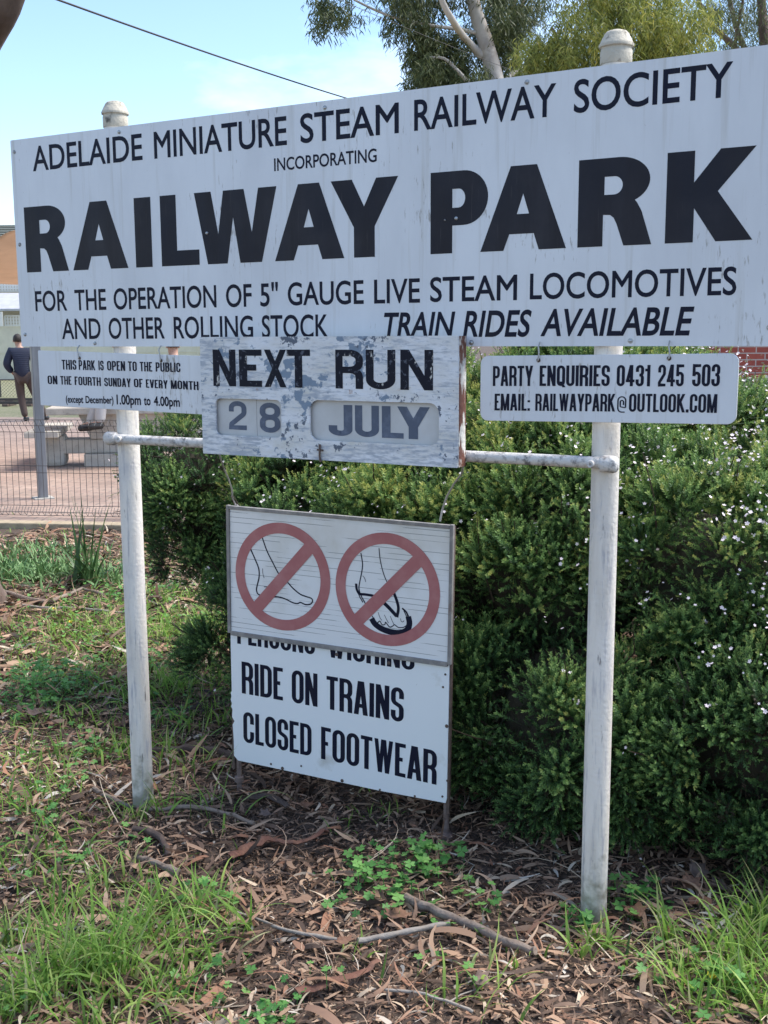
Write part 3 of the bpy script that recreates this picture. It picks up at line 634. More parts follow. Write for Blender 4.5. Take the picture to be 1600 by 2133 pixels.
foot2 = [(.0042, [(857, 355), (867, 420), (862, 470), (850, 530), (845, 570), (857, 612), (878, 650), (892, 680)]), (.0034, [(967, 325), (975, 400), (995, 480), (1020, 540), (1045, 585), (1068, 622)]), (.0022, [(868, 493), (880, 508), (886, 530)]),
         (.009, [(828, 540), (832, 575), (848, 602), (880, 606), (920, 612), (955, 620)]), (.004, [(832, 575), (850, 620), (870, 655)]), (.013, [(995, 655), (1035, 695), (1074, 738)]), (.0105, [(1076, 745), (1085, 690), (1074, 640), (1055, 592)]),
         (.021, [(922, 752), (940, 782), (975, 810), (1030, 832), (1095, 840), (1140, 820), (1152, 780), (1145, 740)]), (.006, [(1145, 740), (1132, 712), (1108, 690)]),
         (.0034, [(925, 735), (942, 768), (958, 778), (972, 768), (986, 790), (1003, 788), (1008, 775), (1030, 803), (1048, 800), (1062, 790), (1084, 806), (1115, 806), (1137, 790), (1140, 755), (1118, 705)]),
         (.002, [(962, 714), (972, 745), (985, 764)]), (.002, [(1000, 730), (1014, 760), (1026, 780)]), (.002, [(1036, 738), (1048, 768), (1058, 788)]), (.002, [(1098, 752), (1102, 768), (1112, 773), (1120, 765)])]
link('pictogram', drawing(foot1), M['ink'], t, world=False); link('pictogram', drawing(foot2), M['ink'], t, world=False)
def low_text(rows, **k):
    out = []
    for txt, a, b, tp in rows:
        p, q, u = c4(*a), c4(*b), c4(a[0], tp); me = word_mesh([(txt, p[0], q[0], p[1], u[1])], **k); line_skew(me, p[0], p[1], (q[1]-p[1])/(q[0]-p[0])); me.transform(Matrix.Translation((0, .0003, 0))); link('lettering', me, M['ink'], t, world=False)
low_text([('RIDE', (128, 1209), (378, 1254), 1016), ('ON', (432, 1265), (588, 1293), 1066), ('TRAINS', (643, 1304), (1112, 1388), 1103), ('CLOSED', (138, 1506), (552, 1594), 1320), ('FOOTWEAR', (610, 1608), (1312, 1767), 1412)], wv=.165, wh=.115, gap=.06)
low_text([('PERSONS', (100, 907), (572, 976), 740), ('WISHING', (648, 988), (1178, 1072), 818)], wv=.165, wh=.115, gap=.06)
for x, y in ((1366, 1095), (1352, 1172), (1374, 1410), (1378, 1742), (1348, 1838), (968, 1797), (738, 1742), (375, 1667), (489, 1652), (715, 968), (1032, 1020), (305, 1640), (1180, 1836)):
    u, v = c4(x, y); big = .0065 if (x, y) in ((1374, 1410), (738, 1742), (375, 1667), (715, 968), (1032, 1020)) else .004
    mb = MB(); dz = -.013 if y < 1060 else 0
    mb.lathe((u, .0008+dz, v), [(big, 0), (big*.9, .002), (big*.4, .003), (.0003, .0031)], 10, axis=(0, -1, 0)); mb.obj('rivet', M['rust'], t, world=False)
# wires from the case down to the footwear sign
p0 = onY(457, 946, -.1); p1 = O+E1*.03+E2*(FH-.0)+EN*.01
c3 = lambda x, y, d: at_depth(400+x/2.6667, 680+y/2.6667, d)
hang_wire('thin bent wire tying the left end of the footwear sign to the case', [p0+[0, .02, .01], p0, c3(178, 790, 4.02), c3(205, 850, 4.08), c3(222, 905, 4.12), c3(224, 945, 4.15), c3(240, 985, 4.16), c3(262, 1005, 4.14)], .0034, 'wires the footwear sign hangs from')
p0 = onY(965, 968, -.08)
hang_wire('curved pale wire tying the right end of the footwear sign to the case', [p0+[0, .02, .012], p0, c3(1500, 815, 3.5), c3(1455, 875, 3.58), c3(1415, 945, 3.64), c3(1390, 1020, 3.68), c3(1378, 1082, 3.69)], .0036, 'wires the footwear sign hangs from')
tf_ = bpy.data.objects['footwear_sign']
for k in range(3):
    mb = MB(); q = c3(215+8*k, 940, 4.14); mb.tube([q, c3(235+14*k, 985+6*k, 4.14), c3(252+6*k, 1030+8*k, 4.13)], .0013, 5); mb.obj('wire_tail', M['rust'], tf_, world=False).data.transform(Matrix.LocRotScale(Vector(O), Rm, None).inverted())

exec_veg = True
# ------------------------------------------------------------------ scatter helpers
def ribbons(base, az, L_, W_, e0, e1, a1, roll, K=5, taper=1.0, start=.6):
    """M curved strips: elevation runs e0->e1 along the strip, azimuth turns by a1; returns V, F"""
    base = np.asarray(base, float); m = len(base); n = K+1
    t_ = np.linspace(0, 1, n); V = np.empty((m, n, 2, 3)); p = base.copy()
    for i in range(n):
        el = e0+(e1-e0)*t_[i]; a = az+a1*t_[i]
        d = np.stack([np.cos(el)*np.cos(a), np.cos(el)*np.sin(a), np.sin(el)], 1)
        s = np.stack([-np.sin(a), np.cos(a), np.zeros(m)], 1); up = np.cross(d, s)
        sd_ = np.cos(roll)[:, None]*s+np.sin(roll)[:, None]*up
        wprof = min(1, start+(1-start)*t_[i]*3)*(1-taper*max(0, t_[i]-.35)/.65)
        V[:, i, 0] = p+sd_*(W_*wprof/2)[:, None]; V[:, i, 1] = p-sd_*(W_*wprof/2)[:, None]
        p = p+d*(L_/K)[:, None]
    idx = np.arange(m)[:, None]*(2*n); Fs = []
    for i in range(K): Fs.append(np.stack([idx[:, 0]+2*i, idx[:, 0]+2*i+1, idx[:, 0]+2*i+3, idx[:, 0]+2*i+2], 1))
    return V.reshape(-1, 3), np.concatenate(Fs), 2*n
def cat(parts):
    Vs, Fs, Ts, n = [], [], [], 0
    for V, F, T in parts: Vs.append(V); Fs.append(F+n); Ts.append(T); n += len(V)
    return np.concatenate(Vs), np.concatenate(Fs), np.concatenate(Ts)
def rots(m, axis_z):
    """M rotation matrices taking +Z to axis_z, with random spin"""
    z = axis_z/np.linalg.norm(axis_z, axis=1)[:, None]; a = rng.normal(size=(m, 3)); x = a-(a*z).sum(1)[:, None]*z; x /= np.linalg.norm(x, axis=1)[:, None]
    return np.stack([x, np.cross(z, x), z], 2)
def inst(tv, tf, tt, R, T, S, dt):
    V = np.einsum('mij,nj->mni', R*S[:, None, None], tv)+T[:, None, :]
    n = len(tv); F = (np.asarray(tf)[None]+(np.arange(len(T))*n)[:, None, None]).reshape(-1, len(tf[0]))
    return V.reshape(-1, 3), F, np.clip(tt[None]+dt[:, None], 0, 1).ravel()
U = lambda a, b, n: rng.uniform(a, b, n)
def patch(cx, cy, n, sxx, syy, ang=0):
    a = rng.normal(size=(n, 2))*[sxx, syy]; c, s = math.cos(ang), math.sin(ang)
    return np.stack([cx+a[:, 0]*c-a[:, 1]*s, cy+a[:, 0]*s+a[:, 1]*c], 1)
def fcell(n, a, b):     # ground points spread evenly over the plain in front of and behind the signs
    return np.stack([U(*a, n), U(*b, n)], 1)
def zed(P, h=0.0): return np.column_stack([P, gz(P[:, 0], P[:, 1])+h])
def garden(P):          # keep what lies on the camera's side of the kerb
    t_ = (P-FA)@fn; return P[t_ < -.48]
def keep_view(P, near=1.6, far=12, marg=520):
    px, py, d = project(np.column_stack([P, np.zeros(len(P))])); return P[(d > near) & (d < far) & (px > -marg) & (px < 1600+marg) & (py < 2400)]

# ------------------------------------------------------------------ leaf litter
M['litter'] = tint_mat('dry_bark_and_leaves', [(0, (.035, .023, .017)), (.16, (.11, .07, .05)), (.36, (.27, .165, .11)), (.58, (.43, .29, .195)), (.72, (.29, .135, .08)), (.84, (.56, .43, .30)), (1, (.56, .50, .43))], .75, spec=.3)
P = keep_view(garden(fcell(170000, (-6.5, 2.2), (-2.2, 5.0))))
dd = project(np.column_stack([P, np.zeros(len(P))]))[2]
P = P[rng.random(len(P)) < np.clip((4.2/dd)**1.6, .12, 1)*.92]; m = len(P)
dd = project(np.column_stack([P, np.zeros(len(P))]))[2]
kind = rng.random(m); L_ = np.where(kind < .72, U(.018, .065, m), np.where(kind < .92, U(.05, .13, m), U(.05, .22, m)))*np.clip(dd/4.2, 1, 1.7)
W_ = np.where(kind < .72, U(.004, .012, m), np.where(kind < .92, U(.008, .018, m), U(.002, .004, m)))*np.clip(dd/4.2, 1, 1.7)
V1, F1, n1 = ribbons(zed(P)+np.column_stack([np.zeros((m, 2)), U(.002, .022, m)]), U(0, 6.283, m), L_, W_, rng.normal(.12, .32, m), rng.normal(-.14, .4, m), rng.normal(0, .8, m), rng.normal(0, .65, m), 5, .8, .5)
T1 = np.repeat(np.clip(rng.beta(1.25, 1.6, m)+.12*np.sin(2.3*P[:, 0]+1)*np.cos(3.1*P[:, 1])+.06*np.sin(9*P[:, 0]-7*P[:, 1]), 0, 1), n1)
# broad broken bark plates and long thin twigs
for cnt, l0, l1, w0, w1, tp, cur, lo_, hi_ in ((900, .04, .13, .014, .034, .25, .35, .05, .75), (700, .10, .34, .0022, .0042, .5, 1.3, .1, 1.0), (500, .05, .10, .02, .032, .6, .6, .3, .8)):
    P = keep_view(garden(fcell(cnt*5, (-6.0, 2.0), (-2.0, 4.0))), marg=260)[:cnt]; m = len(P)
    V2, F2, n2_ = ribbons(zed(P)+np.column_stack([np.zeros((m, 2)), U(.006, .026, m)]), U(0, 6.283, m), U(l0, l1, m), U(w0, w1, m), rng.normal(.12, .2, m), rng.normal(-.12, .3, m), rng.normal(0, cur, m), rng.normal(0, .4, m), 6, tp, .8)
    T2 = np.repeat(U(lo_, hi_, m), n2_); F1 = np.concatenate([F1, F2+len(V1)]); V1 = np.concatenate([V1, V2]); T1 = np.concatenate([T1, T2])
# crumbled bark and leaf dust between the bigger pieces
P = keep_view(garden(fcell(150000, (-4.8, 1.8), (-1.6, 3.2))), far=6.5, marg=300); m = len(P)
V2, F2, n2_ = ribbons(zed(P)+np.column_stack([np.zeros((m, 2)), U(0, .010, m)]), U(0, 6.283, m), U(.006, .026, m), U(.003, .009, m), rng.normal(.1, .35, m), rng.normal(-.1, .4, m), rng.normal(0, .5, m), rng.normal(0, .6, m), 2, .7, .6)
T2 = np.repeat(np.clip(rng.beta(1.0, 2.0, m), 0, 1), n2_); F1 = np.concatenate([F1, F2+len(V1)]); V1 = np.concatenate([V1, V2]); T1 = np.concatenate([T1, T2])
o = link('leaf_litter', np_mesh('leaf_litter', V1, F1, T1), M['litter'], smooth=True); tag(o, kind='stuff')

# ------------------------------------------------------------------ grass
M['grass'] = tint_mat('soft_winter_grass', [(0, (.07, .13, .035)), (.3, (.15, .26, .05)), (.6, (.25, .44, .08)), (.85, (.40, .54, .13)), (1, (.48, .46, .24))], .5, .45)
gpts = []
def tuft(px, py, n, sp, l0, l1): g = ground(px, py); gpts.append((patch(g[0], g[1], n, sp, sp), l0, l1))
for a in ((180, 2010, 150, .05, .10, .28), (240, 2040, 120, .04, .10, .26), (80, 2080, 130, .06, .08, .24), (130, 2050, 90, .05, .08, .24), (300, 1960, 110, .05, .08, .22), (420, 1900, 90, .05, .08, .22), (350, 2070, 80, .05, .06, .2), (30, 1960, 90, .06, .08, .2), (475, 1950, 14, .015, .12, .26), (520, 1930, 8, .012, .15, .28),
          (30, 2110, 130, .06, .06, .2), (220, 2120, 110, .07, .05, .18), (330, 1900, 70, .06, .06, .18), (110, 1900, 90, .07, .06, .2), (400, 1990, 60, .05, .08, .24),
          (60, 1790, 110, .10, .05, .18), (180, 1830, 100, .09, .05, .16), (40, 1690, 110, .10, .06, .18), (130, 1640, 90, .10, .06, .17), (250, 1560, 110, .09, .06, .19), (180, 1500, 100, .12, .06, .17), (330, 1560, 80, .07, .06, .2), (400, 1600, 45, .07, .08, .22), (60, 1590, 80, .10, .06, .16), (230, 1700, 60, .08, .05, .16), (40, 1530, 90, .14, .05, .15),
          (200, 1330, 620, .30, .05, .15), (120, 1310, 420, .25, .05, .14), (330, 1320, 420, .16, .06, .18), (430, 1330, 240, .12, .06, .18), (250, 1390, 420, .25, .05, .15), (60, 1400, 160, .2, .05, .14), (340, 1440, 260, .10, .08, .24), (230, 1270, 420, .28, .05, .13), (430, 1420, 160, .12, .07, .2), (180, 1440, 200, .18, .05, .16), (400, 1500, 120, .10, .07, .2),
          (350, 1250, 320, .2, .06, .17), (440, 1300, 220, .12, .08, .22), (300, 1180, 260, .25, .05, .14), (330, 1140, 160, .2, .05, .12), (40, 1125, 260, .5, .04, .10), (1560, 1990, 110, .04, .10, .28), (1590, 1930, 90, .04, .12, .30), (1500, 2020, 80, .05, .08, .22), (1390, 1960, 30, .015, .10, .26), (1590, 2100, 110, .05, .08, .22), (1460, 2110, 60, .04, .05, .16), (1240, 1960, 40, .02, .06, .16),
          (1000, 2080, 22, .05, .08, .2), (1210, 1990, 22, .02, .08, .18), (750, 1990, 12, .05, .06, .14), (1050, 1990, 16, .06, .05, .12), (320, 1690, 34, .05, .1, .26), (450, 1690, 24, .05, .1, .28), (760, 1700, 40, .06, .04, .10), (1420, 2040, 60, .04, .06, .2), (1530, 2080, 90, .06, .07, .22), (1330, 2020, 26, .04, .06, .18)): tuft(*a)
P = keep_view(garden(fcell(5200, (-6.5, 2.0), (-2.2, 5))))
pxx = project(np.column_stack([P, np.zeros(len(P))]))[0]; P = P[rng.random(len(P)) < np.where(pxx < 520, .85, np.where(pxx > 1350, .3, .07))]
gpts.append((P, .03, .11))
parts = []
for P, l0, l1 in gpts:
    P = P[rng.random(len(P)) < .72]; m = len(P); V1, F1, n1 = ribbons(zed(P, -.004), U(0, 6.283, m), U(l0, l1, m), U(.0035, .0105, m), U(.75, 1.6, m), U(-1.1, 1.1, m), rng.normal(0, .5, m), rng.normal(0, .4, m), 6, 1.0, .6)
    parts.append((V1, F1, np.repeat(np.clip(rng.normal(.58, .24, m), 0, 1), n1)))
V1, F1, T1 = cat(parts); o = link('grass', np_mesh('grass', V1, F1, T1), M['grass'], smooth=True); tag(o, kind='stuff')

# ------------------------------------------------------------------ clover
M['clover'] = tint_mat('clover_leaf', [(0, (.06, .18, .05)), (.5, (.13, .33, .08)), (1, (.25, .48, .13))], .5, .35)
lf = np.array([(0, 0, 0), (.5, .38, .10), (.46, .92, .16), (0, .74, 0), (-.46, .92, .16), (-.5, .38, .10)]); lfF = [(0, 1, 2, 3), (0, 3, 4, 5)]
tv = []; tf = []
for k in range(3):
    g = 2*math.pi*k/3; c, s = math.cos(g), math.sin(g); n0 = len(tv)
    tv += [(c*x-s*y, s*x+c*y, z-.12*math.hypot(x, y)) for x, y, z in lf*.5]; tf += [tuple(i+n0 for i in f) for f in lfF]
n0 = len(tv); tv += [(-.03, 0, 0), (.03, 0, 0), (.05, .1, -1.6), (-.02, .1, -1.6)]; tf.append((n0, n0+1, n0+2, n0+3))
TRI = (np.array(tv), tf, np.array([.55]*18+[.3]*4))
def clover_mesh(P, h0, h1, s0, s1):
    m = len(P); ax = np.column_stack([rng.normal(0, .3, (m, 2)), np.ones(m)]); h = U(h0, h1, m)
    return inst(*TRI, rots(m, ax), zed(P)+np.column_stack([np.zeros((m, 2)), h]), U(s0, s1, m), rng.normal(0, .25, m))
def clover_plant(label, px, py, n, sp, h0=.03, h1=.12, s0=.028, s1=.044, flat=1.0):
    g = ground(px, py); P = patch(g[0], g[1], n, sp, sp*flat); rr_ = np.hypot(P[:, 0]-g[0], P[:, 1]-g[1])/sp
    V, F, T = clover_mesh(P, h0, h1, s0, s1); nv = len(TRI[0]); V = V.reshape(n, nv, 3); V[:, :, 2] -= np.clip(rr_-.6, 0, 1.2)[:, None]*.45*(h1-h0)
    me = np_mesh('clover_plant', V.reshape(-1, 3), F, T); me.transform(Matrix.Translation(-Vector(g)))
    root = empty('clover_plant', g, label, 'clover', 'clover plants in the mulch'); link('leaves', me, M['clover'], root, world=False); return root
clover_plant('broad clump of bright clover under the bush, just in front of the rusty foot', 835, 1845, 110, .135, .02, .10, .030, .048, .8)
clover_plant('few clover leaves right of the right white post, by the brown leaves', 1325, 1895, 30, .055, .03, .12, .03, .05)
clover_plant('small clover touching the foot of the right white post', 1215, 1925, 18, .04, .02, .09, .028, .046)
clover_plant('little clover sprig between the broad clump and the right post', 1030, 1890, 7, .03)
clover_plant('dense low mound of small leaved clover left of the left post', 90, 1455, 420, .15, .03, .19, .024, .042)
clover_plant('dark clover patch behind the foremost grass tuft', 440, 1880, 26, .06, .02, .09)
clover_plant('clover spreading right below the foremost grass tuft', 440, 2035, 36, .075, .015, .06, .022, .036)
clover_plant('bright clover at the lower edge of the photo below the mulch', 560, 2115, 26, .05, .015, .06, .025, .04)
clover_plant('round leaved clover among the grass at the right edge', 1530, 2080, 26, .06, .02, .09, .03, .05)
clover_plant('small clover patch in mulch at the left, above the foremost grass', 130, 1790, 20, .06, .015, .06)
clover_plant('tiny clover sprig beside the fallen stick', 905, 1995, 5, .015, .01, .03)
clover_plant('clover hugging the bush edge just above the broad clump', 905, 1805, 34, .055, .04, .13, .03, .05)
P = np.concatenate([patch(*ground(px, py)[:2], n, s, s) for px, py, n, s in ((380, 1390, 150, .16), (430, 1300, 140, .15), (330, 1230, 140, .2), (200, 1350, 150, .28), (60, 1330, 90, .25), (240, 1260, 120, .25), (330, 1500, 50, .1), (100, 1600, 50, .14), (30, 1720, 40, .12), (200, 1560, 40, .1), (60, 1850, 14, .1), (250, 1780, 12, .08), (950, 2060, 5, .05), (1380, 2040, 10, .07), (300, 1300, 40, .3), (150, 1260, 40, .3), (640, 2070, 10, .06), (40, 2110, 20, .08))])
V1, F1, T1 = clover_mesh(P, .01, .08, .018, .036); o = link('low_weeds', np_mesh('low_weeds', V1, F1, T1), M['clover']); tag(o, kind='stuff')

# ------------------------------------------------------------------ succulent ground cover, strap plant, flowers
M['succ'] = tint_mat('grey_green_succulent', [(0, (.07, .14, .04)), (.5, (.15, .27, .10)), (1, (.28, .40, .17))], .5, .1)
def blade3(P, L_, W_, e0, e1): 
    m = len(P); V, F, n = ribbons(P, U(0, 6.283, m), L_, W_, e0, e1, rng.normal(0, .2, m), rng.normal(0, .5, m), 4, .85, .8); return V, F, np.repeat(np.clip(rng.normal(.5, .22, m), 0, 1), n)
P = np.concatenate([patch(*ground(px, py)[:2], n, a, b, RZ) for px, py, n, a, b in ((20, 1205, 900, .32, .22), (-90, 1190, 500, .4, .2), (100, 1200, 500, .22, .2), (60, 1160, 400, .35, .14), (220, 1215, 160, .15, .12))]); P = garden(P)
m = len(P); V1, F1, T1 = blade3(zed(P)+np.column_stack([np.zeros((m, 2)), U(0, .07, m)]), U(.05, .11, m), U(.010, .018, m), U(.2, 1.5, m), U(-.3, 1.6, m))
o = link('succulent_groundcover', np_mesh('succulent_groundcover', V1, F1, T1), M['succ']); tag(o, kind='stuff')
M['strap'] = tint_mat('strap_leaf', [(0, (.035, .075, .025)), (.6, (.06, .13, .04)), (1, (.14, .22, .09))], .4, .2)
g = ground(172, 1222); m = 30; P = patch(g[0], g[1], m, .05, .05)
V1, F1, n1 = ribbons(zed(P), U(0, 6.283, m), np.concatenate([U(.45, .68, 12), U(.25, .5, m-12)]), U(.018, .030, m), np.concatenate([U(1.35, 1.55, 12), U(.9, 1.4, m-12)]), np.concatenate([U(1.1, 1.5, 12), U(-.6, .9, m-12)]), rng.normal(0, .2, m), rng.normal(0, .3, m), 8, .95, .8)
me = np_mesh('strap_leaf_plant', V1, F1, np.repeat(np.clip(rng.normal(.45, .22, m), 0, 1), n1)); me.transform(Matrix.Translation(-Vector(g))); o = link('strap_leaf_plant', me, M['strap'], smooth=True); o.location = g
tag(o, 'upright dark green strap leaved plant before the wire fence', 'plant')
M['yellow'] = mat('yellow_petal', (.75, .62, .06), .5)
for lab, px, py, h in (('yellow flower leftmost of the two in the upper left grass', 114, 1284, .04), ('yellow flower beside the left white post in the grass', 148, 1312, .04), ('yellow flower alone at the lower right among weeds', 1482, 2062, .03)):
    g = ground(px, py); mb = MB(); 
    for k in range(5):
        a = 2*math.pi*k/5+.3; c, s = math.cos(a), math.sin(a); e = np.array([c, s, 0]); q = np.array([-s, c, 0]); b0 = g+[0, 0, h]
        mb.add([b0, b0+e*.010+q*.006+[0, 0, .010], b0+e*.014+[0, 0, .018], b0+e*.010-q*.006+[0, 0, .010]], [(0, 1, 2, 3)])
    r = empty('yellow_flower', g, lab, 'flower', 'yellow flowers in the weeds'); mb.obj('petals', M['yellow'], r)
    MB().tube([g+[.01, 0, -.01], g+[.004, .002, h*.5], g+[0, 0, h+.001]], .0016, 6).obj('stem', M['clover'], r)

# ------------------------------------------------------------------ sticks, bark and big dry leaves
M['stick'] = mat('grey_brown_stick', (.23, .165, .125), .85, noise=[((.27, .22, .18), 20, .4, .7, (1, 1, .4)), ((.07, .05, .04), 30, .55, .7)], bump=(70, .6))
M['pale'] = mat('pale_bleached_twig', (.33, .29, .25), .85, noise=((.30, .25, .2), 24, .4, .7), bump=(70, .4))
M['bark'] = mat('red_brown_bark', (.17, .07, .045), .8, noise=[((.27, .14, .09), 12, .4, .7, (1, 1, .3)), ((.08, .04, .03), 26, .5, .7)], bump=(50, .6))
M['dead'] = mat('dark_rotten_wood', (.075, .05, .042), .9, noise=((.13, .09, .07), 22, .4, .7), bump=(50, .7))
def stick(label, pts, r0, r1, mtl, name='fallen_stick', cat_='stick', n=9, flat=1.0, twigs=()):
    W3 = []; 
    for i, (px, py) in enumerate(pts):
        p = ground(px, py); p[2] = float(gz(p[0], p[1]))+.024+r0*.6; W3.append(p)
    q = []
    for k in range(len(W3)-1):
        p0, p1, p2, p3 = W3[max(k-1, 0)], W3[k], W3[k+1], W3[min(k+2, len(W3)-1)]
        for s in (0, .25, .5, .75): q.append(.5*((2*p1)+(-p0+p2)*s+(2*p0-5*p1+4*p2-p3)*s*s+(-p0+3*p1-3*p2+p3)*s**3)+rng.normal(0, r0*.18, 3))
    q.append(W3[-1]); rr = [(r0+(r1-r0)*i/(len(q)-1))*random.uniform(.82, 1.15) for i in range(len(q))]
    b0 = W3[0].copy(); mb = MB(); mb.tube([a-b0 for a in q], rr, n, flat=flat)
    for tw in twigs:
        T_ = [ground(*a) for a in tw]
        for a in T_: a[2] = float(gz(a[0], a[1]))+.02
        mb.tube([a-b0 for a in T_], [r1*.7]+[r1*.45]*(len(T_)-1), 6)
    o = mb.obj(name, mtl, smooth=True); o.location = b0; tag(o, label, cat_, 'fallen sticks and bark'); return o
stick('long grey brown stick lying in front of the right white post', [(845, 1885), (920, 1915), (1000, 1950), (1060, 1980), (1115, 1998)], .015, .012, M['stick'])
stick('pale knobbly twig pointing at the long stick, ending in a broken tip', [(745, 1968), (830, 1958), (890, 1945), (938, 1938)], .008, .009, M['pale'])
stick('thin pale twig right of the foremost grass tuft', [(480, 1902), (540, 1920), (600, 1940), (660, 1952), (712, 1963)], .004, .0065, M['pale'])
stick('long bent branch at the foot of the left white post', [(195, 1652), (260, 1672), (320, 1684), (400, 1694), (470, 1708), (530, 1722)], .010, .007, M['stick'], twigs=(((400, 1694), (440, 1675), (470, 1660)),))
stick('short curved dead branch below the left post', [(278, 1742), (320, 1752), (345, 1775), (352, 1795)], .011, .010, M['dead'])
stick('broken grey stick end half buried below the curved branch', [(285, 1798), (330, 1812), (372, 1826)], .011, .012, M['stick'])
stick('reddish curl of bark on the mulch below the footwear sign', [(480, 1790), (520, 1768), (560, 1752), (600, 1756), (640, 1752), (680, 1735)], .018, .012, M['bark'], 'bark_strip', 'bark', 10, .45)
stick('flat reddish bark strip lying at the lower middle', [(620, 2075), (690, 2060), (740, 2050), (790, 2020)], .016, .009, M['bark'], 'bark_strip', 'bark', 8, .3)
stick('white bleached twig with forks at the lower middle', [(800, 2082), (870, 2090), (930, 2105), (985, 2122)], .005, .004, M['pale'], twigs=(((870, 2090), (880, 2076)), ((930, 2105), (960, 2085), (1000, 2070))))
stick('dark rotten branch crossing behind the left rusty leg', [(300, 1570), (370, 1575), (430, 1578), (500, 1590), (560, 1600)], .016, .016, M['dead'], 'dead_branch', 'branch')
stick('dark wood piece on the mulch under the footwear sign', [(520, 1672), (560, 1668), (600, 1690)], .02, .012, M['dead'], 'dead_branch', 'branch', 8, .5)
stick('thin whitish root running left from the left post', [(0, 1262), (80, 1275), (150, 1276), (230, 1283), (290, 1288)], .010, .007, M['pale'], 'surface_root', 'root')
stick('brown root branching out from the leaning trunk', [(0, 1240), (50, 1258), (110, 1262), (170, 1238), (215, 1250)], .02, .008, M['stick'], 'surface_root', 'root')
M['bigleaf'] = mat('brown_plane_leaf', (.24, .125, .075), .7, noise=((.14, .07, .045), 30, .4, .7)); M['bigleaf2'] = mat('grey_brown_plane_leaf', (.19, .13, .105), .75, noise=((.11, .075, .06), 30, .4, .7))
def big_leaf(label, px, py, size, spin, curl, mtl, tilt=0.0):
    g = ground(px, py); out = [(0, -.12), (.16, -.10), (.42, -.16), (.36, .06), (.5, .22), (.26, .30), (.2, .44), (.08, .42), (0, .62)]
    out = out+[(-x, z) for x, z in out[-2:0:-1]]; c = math.cos(spin); s = math.sin(spin)
    ring0 = [(x*.5, y*.5) for x, y in out]; V = [(0, .1, 0)]+[(x, y+.05, .0) for x, y in ring0]+[(x, y, curl*(x*x*1.6+abs(y)*.3)+.05*math.sin(9*x+5*y)) for x, y in out]
    n = len(out); F = [(0, 1+k, 1+(k+1) % n) for k in range(n)]+[(1+k, 1+n+k, 1+n+(k+1) % n, 1+(k+1) % n) for k in range(n)]
    R_ = Matrix.Rotation(spin, 3, 'Z')@Matrix.Rotation(tilt, 3, 'X')
    mb = MB(); mb.add([tuple(R_@(Vector(v)*size)) for v in V], F); o = mb.obj('dry_leaf', mtl, smooth=True)
    o.location = (g[0], g[1], float(gz(g[0], g[1]))+.035); tag(o, label, 'leaf', 'large dry leaves'); so = o.modifiers.new('solid', 'SOLIDIFY'); so.thickness = .0012
for a in (('large curled dry leaf left of the left post below the clover mound', 75, 1500, .11, .4, .5, M['bigleaf2']), ('dry brown leaf at the left edge above the clover mound', 15, 1415, .12, 1.6, .3, M['bigleaf']),
          ('orange brown dry leaf nearest the right post among brown leaves', 1438, 1868, .075, .7, .5, M['bigleaf'], .5), ('grey brown dry leaf right of the orange one by the bush', 1510, 1868, .10, 2.4, .4, M['bigleaf2'], .3), ('dry leaf leaning against the bush above the orange one', 1455, 1842, .09, 1.2, .4, M['bigleaf2'], .7),
          ('dry leaf lying right behind the foot of the right post', 1330, 1922, .09, 1.4, .5, M['bigleaf']), ('torn orange leaf at the left end of the long stick', 826, 1925, .085, .2, .3, M['bigleaf']), ('dark dry leaf in the mulch at the lower right', 1010, 2065, .08, 2.0, .3, M['bigleaf2']),
          ('rust coloured dry leaf under the middle of the footwear sign', 640, 1688, .06, .9, .4, M['bigleaf']), ('dry leaf at the mulch edge left of the rusty foot', 560, 1705, .07, 2.7, .4, M['bigleaf2']), ('orange dry leaf by the pale twig at lower middle', 720, 1975, .06, 1.1, .4, M['bigleaf']), ('dry leaf in the shade at the far right of the bush foot', 1580, 1765, .10, .5, .3, M['bigleaf2'])): big_leaf(*a)
for k in range(0):
    pass

# ------------------------------------------------------------------ flowering shrub
def sprig_template(nleaf, ln, wd, spread, seed):
    r = np.random.default_rng(seed); tv = []; tf = []; tt = []
    for i in range(nleaf):
        z = (i+.5)/nleaf; a = i*2.4+r.uniform(-.3, .3); d = np.array([math.cos(a), math.sin(a), 0]); el = r.uniform(.15, .75)+.45*z
        dirv = d*math.cos(el)+np.array([0, 0, math.sin(el)]); side = np.array([-math.sin(a), math.cos(a), r.uniform(-.5, .5)]); l = ln*r.uniform(.7, 1.2)
        b = np.array([.02*math.sin(3*z)+spread*z*z*.3, 0, z]); n0 = len(tv)
        tv += [b, b+dirv*l*.5+side*wd/2, b+dirv*l, b+dirv*l*.5-side*wd/2]; tf.append((n0, n0+1, n0+2, n0+3)); tt += [.15+.55*z]*4
    n0 = len(tv); tv += [np.array([-.01, 0, -.6]), np.array([.01, 0, -.6]), np.array([.008+.02*math.sin(3), 0, 1]), np.array([-.008+.02*math.sin(3), 0, 1])]; tf.append((n0, n0+1, n0+2, n0+3)); tt += [.0, .0, .2, .2]
    return np.array(tv), tf, np.array(tt)
SPR = [sprig_template(30, .19, .085, s, k) for k, s in enumerate((.2, .6, -.5))]
def lump(p): return 1+.10*np.sin(4.3*p[:, 0]+1.1)*np.cos(3.7*p[:, 1])+.09*np.sin(6.1*p[:, 2]+2.9*p[:, 0])+.05*np.sin(13*p[:, 0]+9*p[:, 1]+11*p[:, 2])
